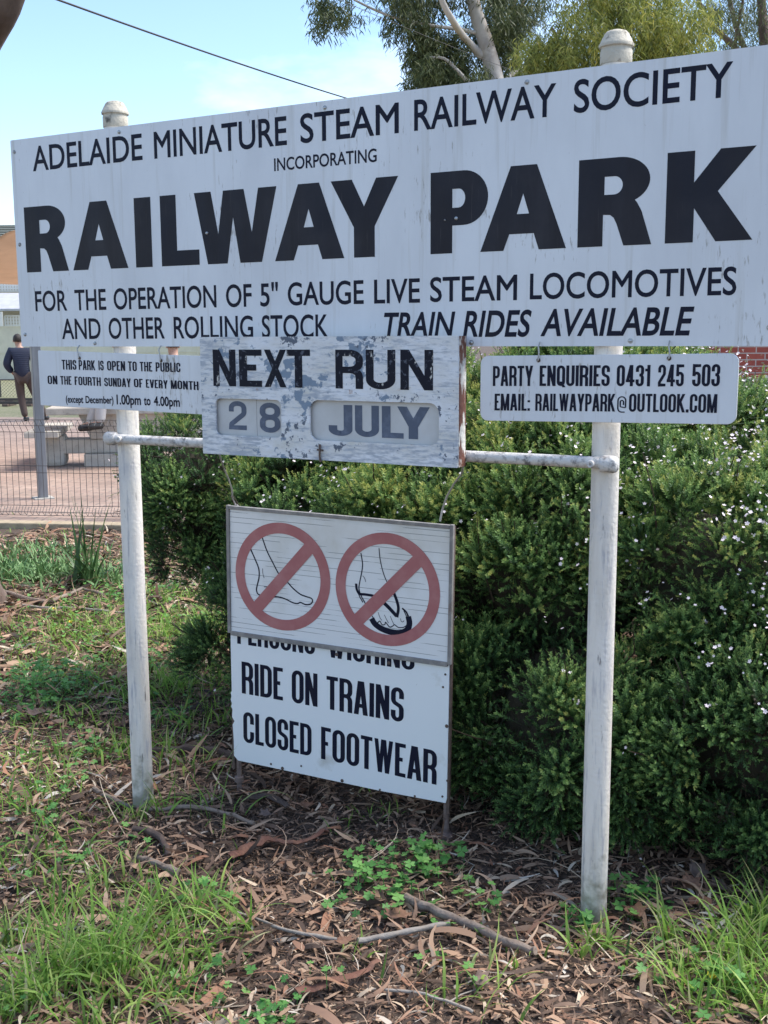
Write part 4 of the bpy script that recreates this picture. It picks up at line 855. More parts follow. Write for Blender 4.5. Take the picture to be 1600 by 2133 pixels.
def blob_points(blobs, dens, depth, zmin=.02, back=.35):
    Ps, Ns = [], []
    for b in blobs:
        c, r = np.array(b[:3]), np.array(b[3:6]); m = int(dens*4*math.pi*((r[0]*r[1]+r[1]*r[2]+r[0]*r[2])/3))
        d = rng.normal(size=(m, 3)); d /= np.linalg.norm(d, axis=1)[:, None]; n = d/r; n /= np.linalg.norm(n, axis=1)[:, None]
        k = lump(c+d*r)-rng.random(m)**1.6*depth; p = c+d*r*k[:, None]
        ok = (p[:, 2] > zmin)
        for b2 in blobs:
            if b2 is b: continue
            c2, r2 = np.array(b2[:3]), np.array(b2[3:6]); ok &= (((p-c2)/r2)**2).sum(1) > .74
        toc = CAM-p; facing = (n*toc).sum(1)/np.linalg.norm(toc, axis=1); ok &= (facing > -.25) | (rng.random(m) < back)
        Ps.append(p[ok]); Ns.append(n[ok])
    return np.concatenate(Ps), np.concatenate(Ns)
def clumps(blobs, dens, per, r0, r1, back):
    """shoots gathered in tufts: returns position, axis, brightness shift of every sprig, and the tuft tips"""
    Cc, N = blob_points(blobs, dens, .14, zmin=.06, back=back)
    vd = np.sin(5.3*Cc[:, 0]+1.0)*np.sin(4.9*Cc[:, 2]+2.2)+.7*np.sin(8.7*Cc[:, 0]-6.1*Cc[:, 2]+.6)+.5*np.sin(7*Cc[:, 1]+5*Cc[:, 2])
    ok = (vd < .38+1.1*np.clip((Cc[:, 2]-.75)/.5, 0, 2)) | (rng.random(len(Cc)) < .10); Cc, N = Cc[ok], N[ok]; m = len(Cc); cr = U(r0, r1, m); n_ = np.maximum(6, (per*(cr/r1)**2*rng.uniform(.6, 1.2, m)).astype(int)); idx = np.repeat(np.arange(m), n_); k = len(idx)
    axc = N*.75+np.array([0, 0, .5])+rng.normal(0, .25, (m, 3)); axc /= np.linalg.norm(axc, axis=1)[:, None]
    d = axc[idx]+rng.normal(0, .62, (k, 3)); d /= np.linalg.norm(d, axis=1)[:, None]
    p = Cc[idx]+d*(cr[idx]*rng.uniform(.15, .85, k))[:, None]
    ax = d+np.array([0, 0, .3])+rng.normal(0, .22, (k, 3))
    # a few long arching shoots reach out of the tufts
    na = m//3; pk = rng.integers(0, m, na); st = Cc[pk]+axc[pk]*cr[pk, None]*.7; dr = axc[pk]+rng.normal(0, .5, (na, 3)); dr /= np.linalg.norm(dr, axis=1)[:, None]; ll = U(.10, .24, na)
    q = np.repeat(np.arange(na), 7); u = np.tile(np.linspace(.1, 1, 7), na); sp_ = st[q]+dr[q]*(ll[q]*u)[:, None]+np.column_stack([np.zeros((len(q), 2)), -.25*ll[q]*u*u]); sa = dr[q]+rng.normal(0, .3, (len(q), 3))
    return np.concatenate([p, sp_]), np.concatenate([ax, sa]), np.concatenate([rng.normal(0, .11, m)[idx], .0+.12*u]), Cc+axc*cr[:, None]*1.3, axc, np.concatenate([rng.uniform(.72, 1.35, m)[idx], .85-.25*u])
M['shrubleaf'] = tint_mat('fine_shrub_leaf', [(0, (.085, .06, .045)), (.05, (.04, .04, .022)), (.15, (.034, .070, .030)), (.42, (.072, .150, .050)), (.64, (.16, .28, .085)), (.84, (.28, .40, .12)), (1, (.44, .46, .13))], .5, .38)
M['petal'] = mat('white_pink_petal', (.80, .70, .72), .6)
M['twig'] = mat('shrub_twigs', (.09, .06, .045), .9, noise=((.05, .03, .022), 20, .4, .7))
M['core'] = mat('shrub_dark_core', (.030, .027, .018), .95, noise=((.05, .04, .025), 14, .4, .7), bump=(40, 1))
def shrub(label, blobs, base, dens, per, fill, s0, s1, nflower, fl_w, tintbase=0.0, cat_='shrub', name='flowering_shrub', core=.62, back=.35):
    root = empty(name, base, label, cat_)
    P, ax, dtc, TIP, N, sc_ = clumps(blobs, dens, per, .07, .17, back); m = len(P)
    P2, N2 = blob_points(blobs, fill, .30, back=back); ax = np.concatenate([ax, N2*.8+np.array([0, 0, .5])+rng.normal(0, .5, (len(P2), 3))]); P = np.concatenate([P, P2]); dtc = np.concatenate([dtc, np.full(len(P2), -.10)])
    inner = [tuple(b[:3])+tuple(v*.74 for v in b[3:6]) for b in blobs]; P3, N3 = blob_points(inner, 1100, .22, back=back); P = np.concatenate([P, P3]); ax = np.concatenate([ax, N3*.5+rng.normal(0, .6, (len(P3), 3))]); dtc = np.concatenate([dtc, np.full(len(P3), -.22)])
    sc_ = np.concatenate([sc_, np.ones(len(P)-len(sc_))])
    ok = (P[:, 2] > .015) & ~((P[:, 1] < .40) & (P[:, 0] > -1.56) & (P[:, 0] < -.5)) & (P[:, 1] > .10); P, ax, dtc, sc_ = P[ok], ax[ok], dtc[ok], sc_[ok]; m = len(P); print(name, m, flush=True)
    patchn = np.sin(2.1*P[:, 0]+3*P[:, 2]+.7)*np.cos(2.6*P[:, 1]-1.7*P[:, 2])
    parts = []
    sel = rng.integers(0, 3, m)
    for k in range(3):
        q = sel == k; n = q.sum()
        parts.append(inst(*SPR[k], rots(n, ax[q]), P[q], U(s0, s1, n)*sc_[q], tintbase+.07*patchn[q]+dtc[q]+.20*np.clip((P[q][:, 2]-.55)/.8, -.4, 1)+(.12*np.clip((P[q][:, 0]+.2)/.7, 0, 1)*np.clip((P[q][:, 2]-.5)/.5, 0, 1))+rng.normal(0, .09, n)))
    tw = MB()
    for p, n in zip(TIP[::2], N[::2]):
        q = p-n*.24+rng.normal(0, .04, 3); tw.tube([q, (p+q)/2+rng.normal(0, .014, 3), p+n*.02*random.random()], [.0035, .0026, .0015], 4, cap=False)
    parts.append((np.array(tw.v), np.array(tw.f), np.zeros(len(tw.v))))
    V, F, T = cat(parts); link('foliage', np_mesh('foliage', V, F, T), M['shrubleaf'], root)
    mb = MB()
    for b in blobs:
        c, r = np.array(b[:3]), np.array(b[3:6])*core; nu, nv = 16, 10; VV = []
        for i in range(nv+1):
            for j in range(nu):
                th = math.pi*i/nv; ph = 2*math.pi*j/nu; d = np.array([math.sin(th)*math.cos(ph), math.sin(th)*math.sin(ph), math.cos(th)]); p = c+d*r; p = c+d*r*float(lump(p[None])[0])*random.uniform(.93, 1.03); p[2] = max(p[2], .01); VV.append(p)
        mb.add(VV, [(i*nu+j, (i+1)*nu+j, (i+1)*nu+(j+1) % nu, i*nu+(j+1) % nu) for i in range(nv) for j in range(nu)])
    mb.obj('dark_core', M['core'], root, smooth=True)  # solid near-black lumps added to block see-through and stand for inner shade
    mb = MB(); b0 = np.array(base)
    for b in blobs:
        c = np.array(b[:3]); mb.tube([b0+rng.normal(0, .05, 3)*[1, 1, 0], b0*.5+c*.5+[0, 0, -.05], c], [.018, .012, .006], 7)
    mb.obj('branches', M['twig'], root)
    if nflower:
        wgt = fl_w(TIP); pick = rng.choice(len(TIP), size=nflower//3, p=wgt/wgt.sum()); pos = np.repeat(TIP[pick]+rng.normal(0, .045, (len(pick), 3)), 3, 0)+rng.normal(0, .018, (nflower//3*3, 3))
        tv = [(0, 0, 0)]; tf = []
        for k in range(5):
            a = 2*math.pi*k/5; c, s = math.cos(a), math.sin(a); n0 = len(tv); tv += [(c*.6-s*.34, s*.6+c*.34, .12), (c, s, .2), (c*.6+s*.34, s*.6-c*.34, .12)]; tf.append((0, n0+2, n0+1, n0))
        mm = len(pos); toc = rng.normal(0, .6, (mm, 3))+np.repeat(N[pick], 3, 0)+[0, -.2, .4]
        V, F, T = inst(np.array(tv), tf, np.zeros(len(tv)), rots(mm, toc), pos, U(.0035, .0085, mm), np.zeros(mm)); link('blossom', np_mesh('blossom', V, F), M['petal'], root)
    return root
main_blobs = [(.30, .74, .42, .50, .42, .42), (-.28, .66, .36, .42, .36, .36), (-.62, .80, .34, .34, .32, .36), (.75, .95, .45, .5, .5, .45), (.10, 1.0, .80, .52, .50, .44), (-.45, 1.05, .82, .52, .50, .48), (-1.0, 1.05, .75, .48, .5, .52), (.62, 1.35, .72, .6, .6, .42),
              (.0, 1.6, .92, .62, .6, .40), (-.65, 1.6, 1.10, .60, .6, .50), (-1.2, 1.55, 1.0, .55, .55, .48), (.65, 1.95, .78, .7, .65, .40), (-.1, 2.2, .88, .7, .6, .38), (-.8, 2.25, 1.12, .6, .6, .46), (1.35, 1.3, .5, .55, .55, .45)]
def flw(P): return .10+np.clip((P[:, 2]-.55)/.7, 0, 1)**1.3*(1+5.0*np.clip((P[:, 0]+.3)/.6, 0, 1.4))
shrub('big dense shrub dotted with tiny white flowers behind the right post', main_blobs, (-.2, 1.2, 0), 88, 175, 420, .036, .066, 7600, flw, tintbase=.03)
left_blobs = [(-1.72, 1.25, .74, .40, .42, .40), (-2.2, 1.55, 1.06, .36, .36, .26), (-1.6, 1.6, 1.05, .45, .45, .30), (-2.3, 1.5, .78, .26, .32, .30), (-1.62, .95, .40, .28, .28, .30), (-1.95, 1.1, .34, .24, .26, .26), (-1.5, .86, .20, .22, .18, .18), (-2.42, 1.22, 1.02, .26, .28, .26), (-2.38, 1.28, .74, .22, .28, .28)]
def flw2(P): return .2+np.clip((P[:, 2]-.5)/.7, 0, 1)
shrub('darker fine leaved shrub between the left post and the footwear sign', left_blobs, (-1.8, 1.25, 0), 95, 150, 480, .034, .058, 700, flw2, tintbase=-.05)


# ------------------------------------------------------------------ wire fence
M['fwire'] = mat('fence_wire_grey', (.085, .08, .078), .6, .3)
t = empty('wire_fence', FP(0, 0), 'low grey welded mesh fence with rolled top along the pavers', 'fence')
mb = MB(); zf = .035; S0, S1 = -3.6, 4.4
s_ = S0; wr = .0028
while s_ < S1:
    mb.tube([FP(s_, .055, zf+.09), FP(s_, .0, zf+.015), FP(s_, -.05, zf+.055), FP(s_, .0, zf+.11), FP(s_, 0, zf+.80), FP(s_, -.05, zf+.865), FP(s_, 0, zf+.915), FP(s_, .05, zf+.86)], wr, 4, cap=False); s_ += .0605
for z, d_ in ((.015, 0), (.11, 0), (.42, 0), (.485, 0), (.80, 0), (.915, 0), (.055, -.05), (.865, -.05), (.60, 0), (.27, 0)): 
    if z not in (.6, .27): mb.tube([FP(S0, d_, zf+z), FP(S1, d_, zf+z)], wr, 4)
mb.obj('wire_mesh', M['fwire'], t)
for s_ in (-2.6, 4.2):
    MB().tube([FP(s_, .035, 0), FP(s_, .035, 1.02)], .022, 12).obj('post', M['fwire'], t)

# ------------------------------------------------------------------ canopy post and shade sail
M['galv'] = mat('grey_painted_steel', (.165, .175, .195), .45, .2, noise=((.23, .24, .26), 4, .45, .7, (4, 4, .5)))
M['conc'] = mat('precast_concrete', (.47, .44, .39), .85, noise=[((.35, .33, .30), 5, .45, .7), ((.25, .23, .21), 34, .58, .72)], bump=(70, .3))
g = ground(90, 1038, .03); vx = np.array([AR[0], AR[1], 0]); vx /= np.linalg.norm(vx); vy = np.array([-vx[1], vx[0], 0])
t = empty('canopy_post', g, 'square dark grey steel post standing on the pavers behind the wire fence', 'post')
Rv = np.stack([vx*math.cos(.5)+vy*math.sin(.5), -vx*math.sin(.5)+vy*math.cos(.5), np.array([0, 0, 1.])], 1)
MB().box(g+[0, 0, 1.5], (.095, .095, 3.0), Rv).obj('pole', M['galv'], t, bevel=.008)
MB().box(g+[0, 0, .006], (.20, .20, .012), Rv).obj('base_plate', M['conc'], t)
MB().lathe(g+[0, 0, 3.0], [(.03, -.02), (.03, .03), (.045, .035), (.02, .07), (.02, .09)], 12).obj('eye_bolt', M['galv'], t)
M['sail'] = mat('orange_shade_cloth', (.70, .54, .40), .8, noise=((.55, .40, .28), 3, .4, .7, (1, 1, 6)))
t_ = M['sail'].node_tree; tr = t_.nodes.new('ShaderNodeBsdfTranslucent'); tr.inputs['Color'].default_value = (.76, .60, .46, 1); ms = t_.nodes.new('ShaderNodeMixShader'); ms.inputs[0].default_value = .5
t_.links.new(t_.nodes['Principled BSDF'].outputs[0], ms.inputs[1]); t_.links.new(tr.outputs[0], ms.inputs[2]); t_.links.new(ms.outputs[0], t_.nodes['Material Output'].inputs[0])
A1, A2, B1, B2 = at_depth(62, 482, 11.8), at_depth(-330, 664, 12.2), at_depth(150, 582, 17), at_depth(-600, 590, 17.5)
n1, n2 = 60, 30; V = []
for i in range(n1+1):
    for j in range(n2+1):
        u, v = i/n1, j/n2; p = (A1*(1-u)+A2*u)*(1-v)+(B1*(1-u)+B2*u)*v
        p = p+np.array([0, 0, -.10*math.sin(math.pi*v)*(1-.4*u)+.09*math.sin(11*v+9*u)*math.exp(-3*u)+.05*math.sin(29*v+14*u)*math.exp(-2.4*u)]); V.append(p)
sail_c = (A1+A2+B1+B2)/4
me = np_mesh('shade_sail', np.array(V)-sail_c, [(i*(n2+1)+j, (i+1)*(n2+1)+j, (i+1)*(n2+1)+j+1, i*(n2+1)+j+1) for i in range(n1) for j in range(n2)])
o = link('shade_sail', me, M['sail'], smooth=True); o.location = sail_c; tag(o, 'orange brown shade sail stretched above the paved yard at the far left', 'shade sail')
so = o.modifiers.new('solid', 'SOLIDIFY'); so.thickness = .003

# ------------------------------------------------------------------ picnic table
T0 = ground(238, 972, .03); T0 = T0+vy*.35
def TP(x, y, z): return T0+vx*x+vy*y+np.array([0, 0, z])
RT = np.stack([vx*math.cos(.16)-vy*math.sin(.16)*-1, -vx*math.sin(.16)+vy*math.cos(.16), np.array([0, 0, 1.])], 1)
def TQ(x, y, z): return T0+RT@np.array([x, y, z])
t = empty('picnic_table', T0, 'pale precast concrete picnic table with benches beyond the wire fence', 'picnic table')
MB().box(TQ(.12, 0, .735), (2.0, .85, .09), RT).obj('table_top', M['conc'], t, bevel=.012)
def taper(c0, d0, c1, d1):
    P = [TQ(c0[0]+sx_*d0[0]/2, c0[1]+sy_*d0[1]/2, c0[2]) for sx_, sy_ in ((-1, -1), (1, -1), (1, 1), (-1, 1))]+[TQ(c1[0]+sx_*d1[0]/2, c1[1]+sy_*d1[1]/2, c1[2]) for sx_, sy_ in ((-1, -1), (1, -1), (1, 1), (-1, 1))]
    return MB().add(P, [(0, 3, 2, 1), (4, 5, 6, 7), (0, 1, 5, 4), (1, 2, 6, 5), (2, 3, 7, 6), (3, 0, 4, 7)])
taper((.15, 0, .36), (1.0, .5, 0), (.15, 0, .69), (1.28, .62, 0)).obj('pedestal', M['conc'], t, bevel=.01)
MB().box(TQ(.05, -.05, .08), (.98, .52, .17), RT).obj('foot', M['conc'], t, bevel=.01)
mb = MB(); mb.box(TQ(.0, 0, .26), (1.9, .40, .185), RT); mb.obj('beam', M['conc'], t, bevel=.015)
for x in (-.82, 1.05): MB().box(TQ(x, 0, .21), (.26, .44, .42), RT).obj('leg', M['conc'], t, bevel=.06)
for x in (-.92, 1.15): MB().box(TQ(x, .2, .455), (.42, 1.7, .075), RT).obj('bench', M['conc'], t, bevel=.01)

# ------------------------------------------------------------------ people
def skin_obj(name, joints, edges, radii, mtl, parent, R_, loc, sub=2):
    me = bpy.data.meshes.new(name); me.from_pydata([tuple(loc+R_@np.array(j)) for j in joints], edges, []); o = bpy.data.objects.new('tmp', me); COL.objects.link(o)
    md = o.modifiers.new('skin', 'SKIN'); ss = o.modifiers.new('sub', 'SUBSURF'); ss.levels = sub; ss.render_levels = sub
    lay = me.skin_vertices[0].data
    for k, r in enumerate(radii): lay[k].radius = (r, r) if not hasattr(r, '__len__') else r
    lay[0].use_root = True
    dg = bpy.context.evaluated_depsgraph_get(); dg.update(); m2 = bpy.data.meshes.new_from_object(o.evaluated_get(dg)); bpy.data.objects.remove(o)
    m2.name = name; m2.materials.clear(); return link(name, m2, mtl, parent, smooth=True)
M['skin'] = mat('skin', (.50, .29, .21), .5); M['hair'] = mat('dark_hair', (.025, .018, .014), .6, bump=(200, .5)); M['navy'] = mat('navy_puffer', (.012, .018, .044), .7)
def puffer(m):
    t = m.node_tree; wv = t.nodes.new('ShaderNodeTexWave'); wv.bands_direction = 'Z'; wv.inputs['Scale'].default_value = 7.5; wv.inputs['Distortion'].default_value = 1.2
    co = t.nodes.new('ShaderNodeTexCoord'); t.links.new(co.outputs['Object'], wv.inputs[0]); b = t.nodes.new('ShaderNodeBump'); b.inputs['Strength'].default_value = .25; b.inputs['Distance'].default_value = .012
    t.links.new(wv.outputs['Fac'], b.inputs['Height']); t.links.new(b.outputs[0], t.nodes['Principled BSDF'].inputs['Normal'])
puffer(M['navy'])
M['trous'] = mat('brown_trousers', (.075, .052, .045), .8, bump=(60, .3)); M['shoe'] = mat('black_shoe', (.02, .02, .022), .5); M['jeans'] = mat('dark_jeans', (.03, .035, .055), .8, bump=(60, .3)); M['grey'] = mat('pale_grey_cloth', (.48, .47, .47), .8); M['tee'] = mat('charcoal_top', (.03, .03, .04), .8, bump=(40, .3)); M['sole'] = mat('shoe_sole', (.55, .52, .46), .7)
def person(label, loc, ang, J, jacket, trousers, shoe, head_dir=(0, 1, 0), standing=True):
    c, s = math.cos(ang), math.sin(ang); ax = vx*c+vy*s; ay = -vx*s+vy*c; R_ = np.stack([ax, ay, np.array([0, 0, 1.])], 1)
    root = empty('person', loc, label, 'person'); j = {k: np.array(v, float) for k, v in J.items()}
    hd = np.array(head_dir, float); hd /= np.linalg.norm(hd); hc = j['head']
    mid = lambda a, b, f=.5: j[a]*(1-f)+j[b]*f
    # one continuous body
    nm = ['pelvis', 'spine', 'chest', 'neck', 'head', 'shl', 'ell', 'hal', 'shr', 'elr', 'har', 'hil', 'knl', 'anl', 'hir', 'knr', 'anr']
    P = [j[k] for k in nm]+[hc+np.array([0, 0, .09]), j['hal']+(j['hal']-j['ell'])*.3, j['har']+(j['har']-j['elr'])*.3, j['anl']+np.array(J['toel'])*.16-[0, 0, .03], j['anr']+np.array(J['toer'])*.16-[0, 0, .03]]
    E_ = [(0, 1), (1, 2), (2, 3), (3, 4), (4, 17), (2, 5), (5, 6), (6, 7), (7, 18), (2, 8), (8, 9), (9, 10), (10, 19), (0, 11), (11, 12), (12, 13), (13, 20), (0, 14), (14, 15), (15, 16), (16, 21)]
    rr = [.12, .115, .12, .055, .085, .06, .042, .03, .06, .042, .03, .085, .055, .038, .085, .055, .038, .06, .025, .025, .018, .018]
    skin_obj('body', P, E_, rr, M['skin'], root, R_, loc)
    low = .15 if standing else .03; P = [j['pelvis']-[0, 0, low], j['spine'], j['chest'], j['neck']-[0, 0, .05], j['shl'], j['ell'], mid('ell', 'hal', .85), j['shr'], j['elr'], mid('elr', 'har', .85)]
    skin_obj('jacket', P, [(0, 1), (1, 2), (2, 3), (2, 4), (4, 5), (5, 6), (2, 7), (7, 8), (8, 9)], [(.225, .19), (.195, .16), (.19, .155), .08, .105, .085, .065, .105, .085, .065], jacket, root, R_, loc)
    P = [j['pelvis']-[0, 0, .01 if standing else -.06], j['hil'], j['knl'], j['anl']-[0, 0, .015], j['hir'], j['knr'], j['anr']-[0, 0, .015]]
    skin_obj('trousers', P, [(0, 1), (1, 2), (2, 3), (0, 4), (4, 5), (5, 6)], [(.17, .14), .115, .085, .068, .115, .085, .068], trousers, root, R_, loc)
    for a, tn in (('anl', 'toel'), ('anr', 'toer')):
        d = np.array(J[tn], float); P = [j[a]-d*.05-[0, 0, .035], j[a]+d*.06-[0, 0, .04], j[a]+d*.16-[0, 0, .05]]; skin_obj('shoe', P, [(0, 1), (1, 2)], [.055, .055, .045], shoe, root, R_, loc)
    VV = []; nu, nv = 18, 9
    for a_i in range(nv+1):
        for b_i in range(nu):
            th, ph = math.pi*.66*a_i/nv, 2*math.pi*b_i/nu; d = np.array([math.sin(th)*math.cos(ph), math.sin(th)*math.sin(ph), math.cos(th)])
            if d@hd > .15 and d[2] < .45: d = d*(1-.12)          # hairline above the face
            VV.append(loc+R_@(hc+[0, 0, .055]-hd*.018+d*np.array([.092, .104, .108])*(1+.03*math.sin(7*ph+5*th))))
    MB().add(VV, [(a_i*nu+b_i, (a_i+1)*nu+b_i, (a_i+1)*nu+(b_i+1) % nu, a_i*nu+(b_i+1) % nu) for a_i in range(nv) for b_i in range(nu)]).obj('hair', M['hair'], root, smooth=True)
    side = np.cross(hd, [0, 0, 1.]); mb = MB()
    mb.lathe(loc+R_@(hc+hd*.082+[0, 0, .02]), [(.016, -.02), (.016, 0), (.008, .022), (.001, .026)], 8, axis=R_@hd)
    mb.obj('nose', M['skin'], root); mb = MB()
    for sg in (-1, 1): mb.lathe(loc+R_@(hc+hd*.078+side*.032*sg+[0, 0, .04]), [(.011, -.01), (.011, .004), (.002, .008)], 8, axis=R_@hd)
    mb.obj('eyes', M['hair'], root); mb = MB()
    for sg in (-1, 1): mb.lathe(loc+R_@(hc+side*.082*sg+[0, 0, .02]), [(.03, -.008), (.03, .004), (.02, .012)], 10, axis=R_@(side*sg))
    mb.obj('ears', M['skin'], root)
    return root
gp = ground(52, 878, .02)
person('person in a navy puffer jacket and brown trousers walking away, back turned', gp, .25,
       dict(pelvis=(0.02, 0, .97), spine=(-.01, .0, 1.15), chest=(-.01, .02, 1.36), neck=(-.03, .05, 1.53), head=(-.06, .08, 1.62), shl=(-.20, .0, 1.43), ell=(-.30, -.05, 1.16), hal=(-.18, .10, .98), shr=(.19, .02, 1.43), elr=(.28, .02, 1.15), har=(.22, .16, .98),
            hil=(-.07, 0, .92), knl=(-.05, .05, .50), anl=(.02, -.06, .10), hir=(.11, 0, .92), knr=(.24, .12, .52), anr=(.40, .12, .10), toel=(.25, .95, 0), toer=(.35, .92, 0)), M['navy'], M['trous'], M['shoe'])
seat = TQ(.17, -.27, .78); Rl = RT
def sit(label, loc, ang, dark, pants, shoe, footx=.42, footz=-.18):
    person(label, loc, ang, dict(pelvis=(0, 0, .10), spine=(0, .03, .30), chest=(0, .06, .50), neck=(0, .08, .67), head=(0, .10, .76), shl=(-.18, .06, .57), ell=(-.23, .16, .32), hal=(-.10, .36, .28), shr=(.18, .06, .57), elr=(.23, .16, .32), har=(.10, .36, .28),
           hil=(-.09, .02, .09), knl=(-.10, footx, .12), anl=(-.10, footx+.04, footz), hir=(.09, .02, .09), knr=(.10, footx-.04, .12), anr=(.10, footx+.10, footz-.03), toel=(0, 1, 0), toer=(0, 1, 0)), dark, pants, shoe, standing=False)
sit('person in a charcoal top sitting on the picnic table, one trainer showing under the notice', seat, 2.2, M['tee'], M['grey'], M['shoe'])
sit('person in dark jeans sitting on the table behind the left post, mostly hidden', TQ(.75, .25, .78), .3, M['navy'], M['jeans'], M['shoe'])

# ------------------------------------------------------------------ far left: track, fences, houses
M['rail'] = mat('dark_rail_steel', (.07, .06, .055), .6, .4); M['sleeper'] = mat('timber_sleeper', (.14, .10, .08), .9)
def lat(px, d): q = at_depth(px, 704, d); return q
t0 = ground(20, 850, 0); t = empty('railway_track', t0, 'low miniature railway track crossing the grass behind the walking person', 'track')
for k, off in enumerate((0, .45, 1.5, 1.95)):
    q = t0+vy*(off+.4); mb = MB(); mb.box(q+[0, 0, .10]+vx*4, (40, .04, .05), np.stack([vx, vy, np.array([0, 0, 1.])], 1)); mb.obj('rail', M['rail'], t)
mb = MB()
for k in range(60):
    for off in (.62, 2.12): mb.box(t0+vy*off+vx*(-14+k*.6)+[0, 0, .055], (.14, .75, .05), np.stack([vx, vy, np.array([0, 0, 1.])], 1))
mb.obj('sleepers', M['sleeper'], t)
RF = np.stack([vx, vy, np.array([0, 0, 1.])], 1)
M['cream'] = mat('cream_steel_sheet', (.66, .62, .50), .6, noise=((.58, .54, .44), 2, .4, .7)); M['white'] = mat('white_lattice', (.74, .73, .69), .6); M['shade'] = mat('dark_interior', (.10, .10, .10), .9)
def plane_box(name, mtl, parent, px0, px1, y0, y1, d, th=.06, dz=0.0, bevel=0):
    a, b = at_depth(px0, y1, d), at_depth(px1, y0, d); lo = min(a[2], at_depth(px0, y1, d)[2]); hi = b[2]; c = (a+b)/2; c[2] = (lo+hi)/2
    wdt = float((b-a)@vx); return MB().box(c+vy*(th/2+dz), (wdt, th, hi-lo), RF).obj(name, mtl, parent, bevel=bevel)
dF = project(ground(10, 792))[2]
q0, q1 = at_depth(-700, 690, dF), at_depth(900, 690, dF); zt = float(at_depth(10, 682, dF)[2])
t = empty('panel_fence', (q0+q1)/2*[1, 1, 0], 'plain cream sheet metal boundary fence behind the grass', 'fence')
mb = MB(); ln = float((q1-q0)@vx); c = (q0+q1)/2
mb.box(np.array([c[0], c[1], zt/2]), (ln, .04, zt), RF); mb.obj('sheet', M['cream'], t)
mb = MB(); mb.box(np.array([c[0], c[1], zt+.03])-vy*.01, (ln, .08, .06), RF); mb.box(np.array([c[0], c[1], zt*.52])-vy*.03, (ln, .03, .05), RF); mb.obj('rails', M['cream'], t)
for k in range(18): MB().box(np.array([q0[0], q0[1], zt/2])+vx*(ln*(k+.5)/18)-vy*.03, (.07, .05, zt), RF).obj('post', M['cream'], t)
dC = project(ground(10, 829))[2]; zc_ = float(at_depth(10, 791, dC)[2]); q0, q1 = at_depth(-700, 800, dC), at_depth(900, 800, dC); ln = float((q1-q0)@vx)
t = empty('chain_link_fence', (q0+q1)/2*[1, 1, 0], 'low grey chain link fence in front of the cream fence', 'fence')
mb = MB(); b0 = np.array([q0[0], q0[1], 0])
mb.tube([b0+[0, 0, zc_], b0+vx*ln+[0, 0, zc_]], .022, 6); mb.obj('top_rail', M['fwire'], t)
mb = MB(); k = 0.0
while k < ln:
    mb.tube([b0+vx*k+[0, 0, .03], b0+vx*(k+zc_)+[0, 0, zc_]], .004, 3, cap=False); mb.tube([b0+vx*k+[0, 0, zc_], b0+vx*(k+zc_)+[0, 0, .03]], .004, 3, cap=False); k += .1
mb.obj('wire_mesh', M['fwire'], t)
for k in range(8): MB().tube([b0+vx*(ln*(k+.5)/8), b0+vx*(ln*(k+.5)/8)+[0, 0, zc_]], .025, 6).obj('post', M['fwire'], t)
dH = dF+5
M['iron'] = mat('pale_roof_iron', (.48, .48, .50), .5, noise=((.40, .40, .43), 3, .4, .7)); M['tile'] = mat('grey_green_tiles', (.20, .22, .20), .8, noise=((.27, .28, .25), 6, .4, .7))
def lattice(name, parent, px0, px1, y0, y1, d):
    a, b = at_depth(px0, y1, d), at_depth(px1, y0, d); mb = MB(); wd = float((b-a)@vx); h = b[2]-a[2]; n = max(2, int(wd/.13)); m = max(2, int(h/.13))
    for k in range(n+1): mb.box(a+vx*(wd*k/n)+[0, 0, h/2], (.072, .02, h), RF)
    for k in range(m+1): mb.box(a+vx*wd/2+vy*.021+[0, 0, h*k/m], (wd, .02, .072), RF)
    return mb.obj(name, M['white'], parent)
hb = at_depth(-120, 704, dH); hb[2] = 0
t = empty('house', hb, 'cream house with a pale verandah roof and white lattice at the far left', 'house')
plane_box('wall', M['cream'], t, -500, 420, 585, 905, dH+2.5, .2)
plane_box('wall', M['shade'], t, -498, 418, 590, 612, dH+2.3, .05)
lattice('lattice', t, -480, 400, 587, 609, dH+1.6)
a, b = at_depth(-500, 610, dH+1.4), at_depth(420, 610, dH+1.4); c, d_ = at_depth(-500, 643, dH-.6), at_depth(420, 643, dH-.6)
mb = MB(); mb.add([a, b, d_, c, a-[0, 0, .06], b-[0, 0, .06], d_-[0, 0, .06], c-[0, 0, .06]], [(0, 1, 2, 3), (7, 6, 5, 4), (0, 4, 5, 1), (1, 5, 6, 2), (2, 6, 7, 3), (3, 7, 4, 0)]); mb.obj('verandah_roof', M['iron'], t)
plane_box('gutter', M['iron'], t, -500, 420, 643, 650, dH-.72, .1)
lattice('lattice', t, 12, 400, 656, 690, dH-.2); lattice('lattice', t, -480, -30, 656, 690, dH-.2)
for px in (-490, -200, 5, 240, 415): plane_box('verandah_post', M['white'], t, px, px+6, 650, 905, dH-.35, .12)
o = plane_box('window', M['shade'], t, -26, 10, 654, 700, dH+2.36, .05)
d2 = dH+14; hb = at_depth(-150, 704, d2); hb[2] = 0
t = empty('house', hb, 'house roof of grey green tiles just above the shade sail', 'house')
plane_box('wall', M['cream'], t, -420, 330, 560, 860, d2, 6)
a, b = at_depth(-460, 562, d2-.6), at_depth(370, 562, d2-.6); r0, r1 = at_depth(-300, 470, d2+3), at_depth(150, 466, d2+3); c, d_ = at_depth(-450, 562, d2+6.6), at_depth(360, 562, d2+6.6)
c[2] = a[2]; d_[2] = b[2]; r1[2] = r0[2]
mb = MB()
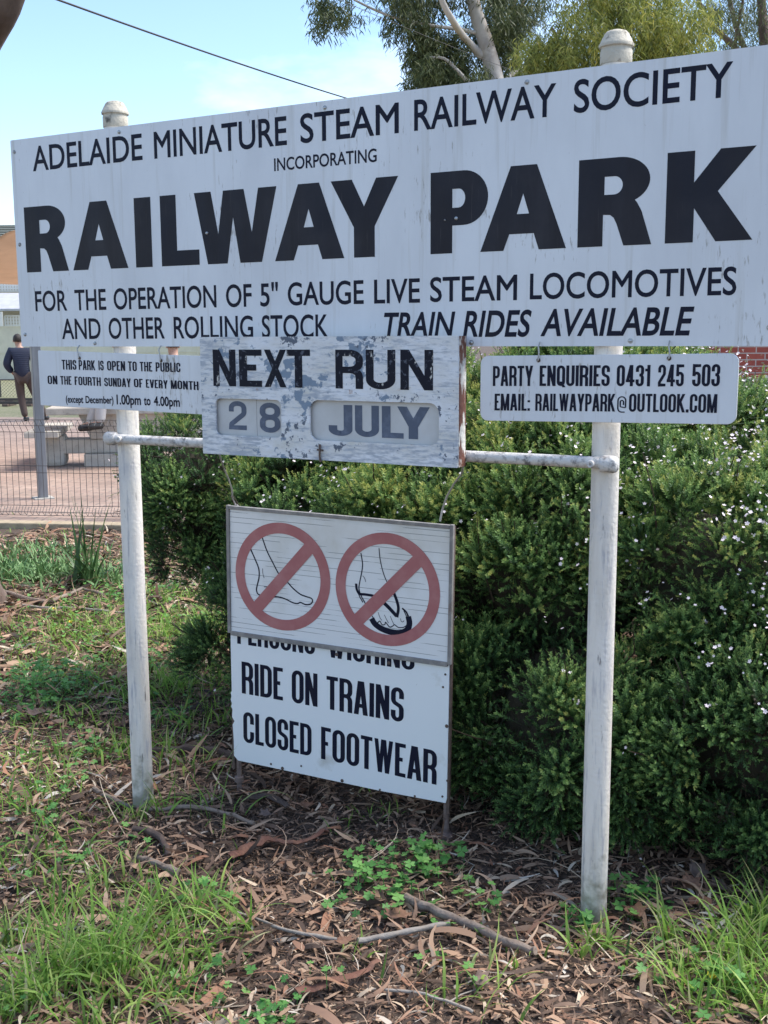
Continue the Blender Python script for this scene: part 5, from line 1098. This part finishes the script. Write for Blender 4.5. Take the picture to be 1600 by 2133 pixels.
for k in range(26):
    f0, f1 = k/26, (k+1)/26; p0 = a*(1-f0)+r0*f0; p1 = b*(1-f0)+r1*f0; p2 = b*(1-f1)+r1*f1; p3 = a*(1-f1)+r0*f1; lift = np.array([0, 0, .07]); mb.add([p0+lift, p1+lift, p2, p3, p0], [(0, 1, 2, 3), (0, 4, 1)])
mb.add([a, r0, c], [(0, 1, 2)]); mb.add([b, d_, r1], [(0, 1, 2)]); mb.add([c, r0, r1, d_], [(0, 1, 2, 3)]); mb.obj('roof', M['tile'], t)

# ------------------------------------------------------------------ brick building on the right
dB = 14.6
M['brick'] = brick_mat('red_brick', (.42, .10, .07), (.33, .075, .055), (.50, .42, .38), .24, .086, .008, math.atan2(vx[1], vx[0]), .85, 'xz')
M['rooftile'] = mat('terracotta_roof', (.27, .10, .06), .8, noise=((.35, .15, .09), 8, .4, .7)); M['cream2'] = mat('cream_trim', (.62, .58, .48), .6)
a, b = at_depth(1262, 704, dB), at_depth(2300, 704, dB); ln = float((b-a)@vx); hb = (a+b)/2; hb[2] = 0
t = empty('brick_building', hb, 'red brick building with pale mortar behind the shrub at the right', 'building')
a0 = a.copy(); a0[2] = 0
MB().box(a0+vx*ln/2+vy*3+[0, 0, 1.45], (ln, 6, 2.9), RF).obj('wall', M['brick'], t)
mb = MB(); e0 = a0-vx*.5-vy*.5+[0, 0, 2.9]; e1 = e0+vx*(ln+1); e2 = e1+vy*7; e3 = e0+vy*7; k0 = e0+vx*3+vy*3.5+[0, 0, 1.6]; k1 = e1-vx*3+vy*3.5+[0, 0, 1.6]
mb.add([e0, e1, e2, e3, k0, k1], [(0, 1, 5, 4), (1, 2, 5), (2, 3, 4, 5), (3, 0, 4), (3, 2, 1, 0)]); mb.obj('roof', M['rooftile'], t)
MB().box((e0+e1)/2-vy*.06-[0, 0, .06], (ln+1, .1, .12), RF).obj('gutter', M['cream2'], t)
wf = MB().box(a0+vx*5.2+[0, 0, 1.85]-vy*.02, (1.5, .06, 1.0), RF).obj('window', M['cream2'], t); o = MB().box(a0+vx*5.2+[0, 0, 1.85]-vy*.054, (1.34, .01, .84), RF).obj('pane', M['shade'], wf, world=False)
o.location = -Vector(hb)+Vector(hb)

# grey green shrub by the brick wall
M['sage'] = tint_mat('sage_leaf', [(0, (.06, .08, .06)), (.5, (.16, .21, .16)), (1, (.30, .36, .29))], .6, .15)
c = at_depth(1575, 880, 7.2); base = np.array([c[0], c[1], 0.0]); root = empty('sage_shrub', base, 'grey green soft leaved shrub before the brick wall at the right edge', 'shrub')
bl = [(c[0], c[1], .62, .5, .5, .66), (c[0]+.6, c[1]+.3, .6, .5, .5, .6), (c[0]+.25, c[1]-.1, .95, .35, .35, .36)]
P, N = blob_points(bl, 900, .4, back=.6); m = len(P); V, F, T = inst(*sprig_template(16, .32, .09, .4, 5), rots(m, N*.5+[0, 0, .9]+rng.normal(0, .35, (m, 3))), P, U(.09, .17, m), rng.normal(0, .12, m)); link('foliage', np_mesh('foliage', V, F, T), M['sage'], root)
mb = MB()
for b in bl: mb.tube([base+rng.normal(0, .05, 3)*[1, 1, 0], (base+np.array(b[:3]))/2, np.array(b[:3])+[0, 0, .3]], [.02, .012, .005], 6)
mb.obj('branches', M['twig'], root)

# ------------------------------------------------------------------ trees
M['gumbark'] = mat('smooth_pale_gum_bark', (.52, .47, .42), .7, noise=[((.33, .27, .23), 1.6, .45, .7, (1, 1, .4)), ((.62, .57, .51), 5, .5, .75)], bump=(12, .2))
M['darkbark'] = mat('dark_rough_bark', (.11, .075, .06), .9, noise=((.20, .14, .11), 6, .4, .7, (1, 1, .3)), bump=(18, .7))
M['gumleaf'] = tint_mat('gum_leaf', [(0, (.05, .065, .03)), (.4, (.11, .14, .06)), (.75, (.20, .22, .09)), (1, (.33, .26, .12))], .5, .3)
M['weepleaf'] = tint_mat('weeping_yellow_green_leaf', [(0, (.09, .11, .03)), (.4, (.22, .26, .06)), (.75, (.36, .37, .09)), (1, (.48, .44, .12))], .5, .4)
def leaves(clusters, ln, wd, droop, tint0, tsd, seedspread=.45):
    parts = []
    for (c, r, n) in clusters:
        # a cluster is a handful of hanging twigs
        nt_ = max(3, n//14); d = rng.normal(size=(nt_, 3)); d /= np.linalg.norm(d, axis=1)[:, None]; tw = c+d*(r*rng.random(nt_)**.45)[:, None]*[1, 1, .8]
        idx = rng.integers(0, nt_, n); p = tw[idx]+rng.normal(0, .10, (n, 3))*r**.5+np.column_stack([np.zeros((n, 2)), -rng.random(n)*droop*r*.5])
        V, F, k = ribbons(p, U(0, 6.283, n), U(.7, 1.25, n)*ln, U(.7, 1.2, n)*wd, -rng.beta(3, 1.6, n)*1.5+.25, -rng.beta(4, 1.4, n)*1.55+.1, rng.normal(0, .5, n), U(-1.5, 1.5, n), 2, .9, .4)
        parts.append((V, F, np.repeat(np.clip(tint0+rng.normal(0, tsd, nt_)[idx]+rng.normal(0, .12, n), 0, 1), k)))
    return cat(parts)
def tree(name, label, limbs, clusters, leafmat, bark, ln, wd, droop, tint0=.45, tsd=.16, extra=()):
    p0 = np.array(limbs[0][0][0]); root = empty(name, p0, label, 'tree'); mb = MB()
    for pts, ra, rb in limbs:
        pts = [np.asarray(p, float) for p in pts]; q = []
        for k in range(len(pts)-1):
            a, b, c, d = pts[max(k-1, 0)], pts[k], pts[k+1], pts[min(k+2, len(pts)-1)]
            for s in (0, .25, .5, .75): q.append(.5*((2*b)+(-a+c)*s+(2*a-5*b+4*c-d)*s*s+(-a+3*b-3*c+d)*s**3))
        q.append(pts[-1]); n = len(q); mb.tube(q, [ra+(rb-ra)*(i/(n-1))**.8 for i in range(n)], 12)
    mb.obj('trunk', bark, root, smooth=True)
    V, F, T = leaves(clusters, ln, wd, droop, tint0, tsd); link('crown', np_mesh('crown', V, F, T), leafmat, root); return root
def foot_(px, d): q = at_depth(px, 704, d); q[2] = 0; return q
D = lambda px, py, d: at_depth(px, py, d)
def grid_cl(x0, x1, y0, y1, d0, d1, k, r, n): return [(D(random.uniform(x0, x1), random.uniform(y0, y1), random.uniform(d0, d1)), random.uniform(.7, 1.2)*r, n) for _ in range(k)]
cl = grid_cl(855, 960, 50, 175, 25, 27.5, 20, .55, 170)+grid_cl(1000, 1090, 10, 150, 26, 28, 14, .6, 120)+grid_cl(660, 745, -30, 35, 24.5, 26, 6, .42, 90)+grid_cl(820, 930, -60, 60, 24.5, 27, 14, .6, 130)+grid_cl(760, 1150, -420, -60, 23, 29, 40, .9, 170)+grid_cl(880, 1010, 150, 330, 25, 27.5, 14, .6, 130)+grid_cl(1000, 1180, -60, 40, 25, 28, 12, .6, 120)
cl = [(c_, r_, int(n_*2.7)) for c_, r_, n_ in cl]
tree('gum_tree', 'gum tree with a smooth pale leaning trunk above the middle of the long board', [([foot_(1100, 26), D(1075, 420, 26), D(1036, 190, 26), D(1012, 90, 26), D(985, 0, 26), D(968, -130, 26), D(955, -380, 26)], .30, .10),
     ([D(1006, 118, 26), D(975, 88, 25.8), D(946, 48, 24.6), D(915, -15, 24.2), D(890, -140, 24)], .11, .05), ([D(1040, 200, 26), D(1062, 158, 26.2), D(1090, 140, 26.6), D(1120, 90, 27)], .09, .03), ([D(998, 70, 26), D(950, 60, 25.8), D(904, 54, 25.5), D(820, 36, 25.2), D(739, 0, 25), D(690, -35, 24.8)], .055, .018),
     ([D(1000, 200, 26), D(955, 150, 25.5), D(925, 122, 25.4), D(890, 120, 25.4)], .07, .02), ([D(968, -130, 26), D(1050, -260, 26.5), D(1110, -380, 27)], .09, .03)], cl, M['gumleaf'], M['gumbark'], .18, .032, 1.3, .30)
cl = grid_cl(1040, 1120, -30, 130, 30, 33, 14, .7, 130)+grid_cl(950, 1200, -380, -40, 29, 34, 26, 1.0, 150)
tree('gum_tree', 'slender brown trunked gum just right of the pale leaning trunk', [([foot_(1075, 31), D(1076, 300, 31), D(1073, 100, 31), D(1068, -20, 31), D(1060, -300, 31)], .16, .06), ([D(1072, 60, 31), D(1110, -60, 31.5), D(1150, -180, 32)], .06, .02)], cl, M['gumleaf'], M['darkbark'], .17, .026, 1.2, .4)
cl = grid_cl(1185, 1400, -40, 150, 18.5, 21.5, 46, .50, 300)+grid_cl(1360, 1470, 10, 110, 19, 21, 14, .42, 240)+grid_cl(1100, 1180, 70, 150, 19.5, 21.5, 15, .38, 230)+grid_cl(1120, 1240, 130, 330, 19, 22, 16, .6, 220)+grid_cl(1200, 1450, -300, -30, 18, 22, 34, .7, 260)+grid_cl(1200, 1480, 140, 330, 19, 22, 22, .6, 220)
cl = [(c_, r_, int(n_*1.35)) for c_, r_, n_ in cl]
tree('weeping_tree', 'dense weeping yellow green tree behind the right post cap', [([foot_(1290, 20), D(1285, 420, 20), D(1292, 200, 20), D(1300, 0, 20), D(1310, -200, 20)], .22, .06), ([D(1285, 260, 20), D(1210, 160, 20), D(1150, 60, 20.3)], .10, .03), ([D(1290, 240, 20), D(1380, 130, 20.2), D(1430, 30, 20.3)], .10, .03)], cl, M['weepleaf'], M['darkbark'], .13, .026, 1.6, .5, .24)
cl = grid_cl(1470, 1640, -20, 40, 27, 31, 18, .55, 110)+grid_cl(1540, 1680, 30, 130, 27, 31, 15, .55, 100)+grid_cl(1440, 1800, -400, -40, 26, 32, 40, .95, 150)+grid_cl(1600, 1900, 40, 330, 27, 31, 20, .8, 150)+grid_cl(1470, 1520, 40, 110, 28, 31, 6, .4, 70)
cl = [(c_, r_, int(n_*1.6)) for c_, r_, n_ in cl]
tree('gum_tree', 'open gum with several crossing limbs at the top right corner', [([foot_(1640, 29), D(1620, 400, 29), D(1598, 150, 29), D(1588, 30, 29), D(1580, -100, 29), D(1570, -300, 29)], .22, .07), ([D(1600, 200, 29), D(1560, 140, 29), D(1530, 98, 29), D(1474, 40, 28.8), D(1440, -40, 28.6)], .11, .05), ([D(1590, 170, 29), D(1556, 110, 29.2), D(1530, 45, 29.3), D(1510, -60, 29.5)], .10, .05), ([D(1530, 98, 29), D(1540, 40, 28.6), D(1560, -60, 28.2)], .06, .03)],
     cl, M['gumleaf'], M['darkbark'], .17, .026, 1.2, .4)
tb = ground(-58, 1258); lim = [tb-[0, 0, .05], D(-95, 1190, 6.75), D(-170, 1060, 6.7), D(-200, 700, 6.5), D(-210, 240, 6.3), D(-230, -400, 6.4)]
clL = [(D(random.uniform(-900, -330), random.uniform(-900, -350), random.uniform(4.5, 8)), .7, 190) for _ in range(36)]+[(D(random.uniform(-300, 150), random.uniform(-1100, -620), random.uniform(4.5, 8)), .6, 190) for _ in range(18)]
tree('leaning_tree', 'dark barked tree whose trunk foot and one branch show at the left edge', [([*lim], .24, .10), ([D(-200, 330, 6.3), D(-110, 190, 5.6), D(-40, 72, 5.2), D(14, -30, 5.0), D(70, -260, 5.0), D(90, -520, 5.0)], .135, .07), ([D(-225, -150, 6.4), D(-420, -420, 6.6), D(-600, -600, 6.8)], .09, .03)], clL, M['gumleaf'], M['darkbark'], .15, .022, 1.2, .4)

# ------------------------------------------------------------------ overhead cables
M['cable'] = mat('black_cable', (.03, .03, .032), .6)
def cable(label, pa, pb, sag, r):
    n = 40; mb = MB(); mb.tube([pa*(1-i/n)+pb*(i/n)-np.array([0, 0, 4*sag*(i/n)*(1-i/n)]) for i in range(n+1)], r, 6); o = mb.obj('overhead_cable', M['cable']); tag(o, label, 'cable', 'overhead cables')
pa, pb = D(190, 0, 17), D(762, 198, 30); dv = pb-pa; cable('thick black overhead cable running down across the sky to the long board', pa-dv*.55, pb+dv*.9, .25, .016)
pa, pb = D(740, 0, 20), D(1075, 135, 24); dv = pb-pa; cable('thin faint overhead wire crossing in front of the gum leaves', pa-dv*.8, pb+dv*1.4, .15, .005)
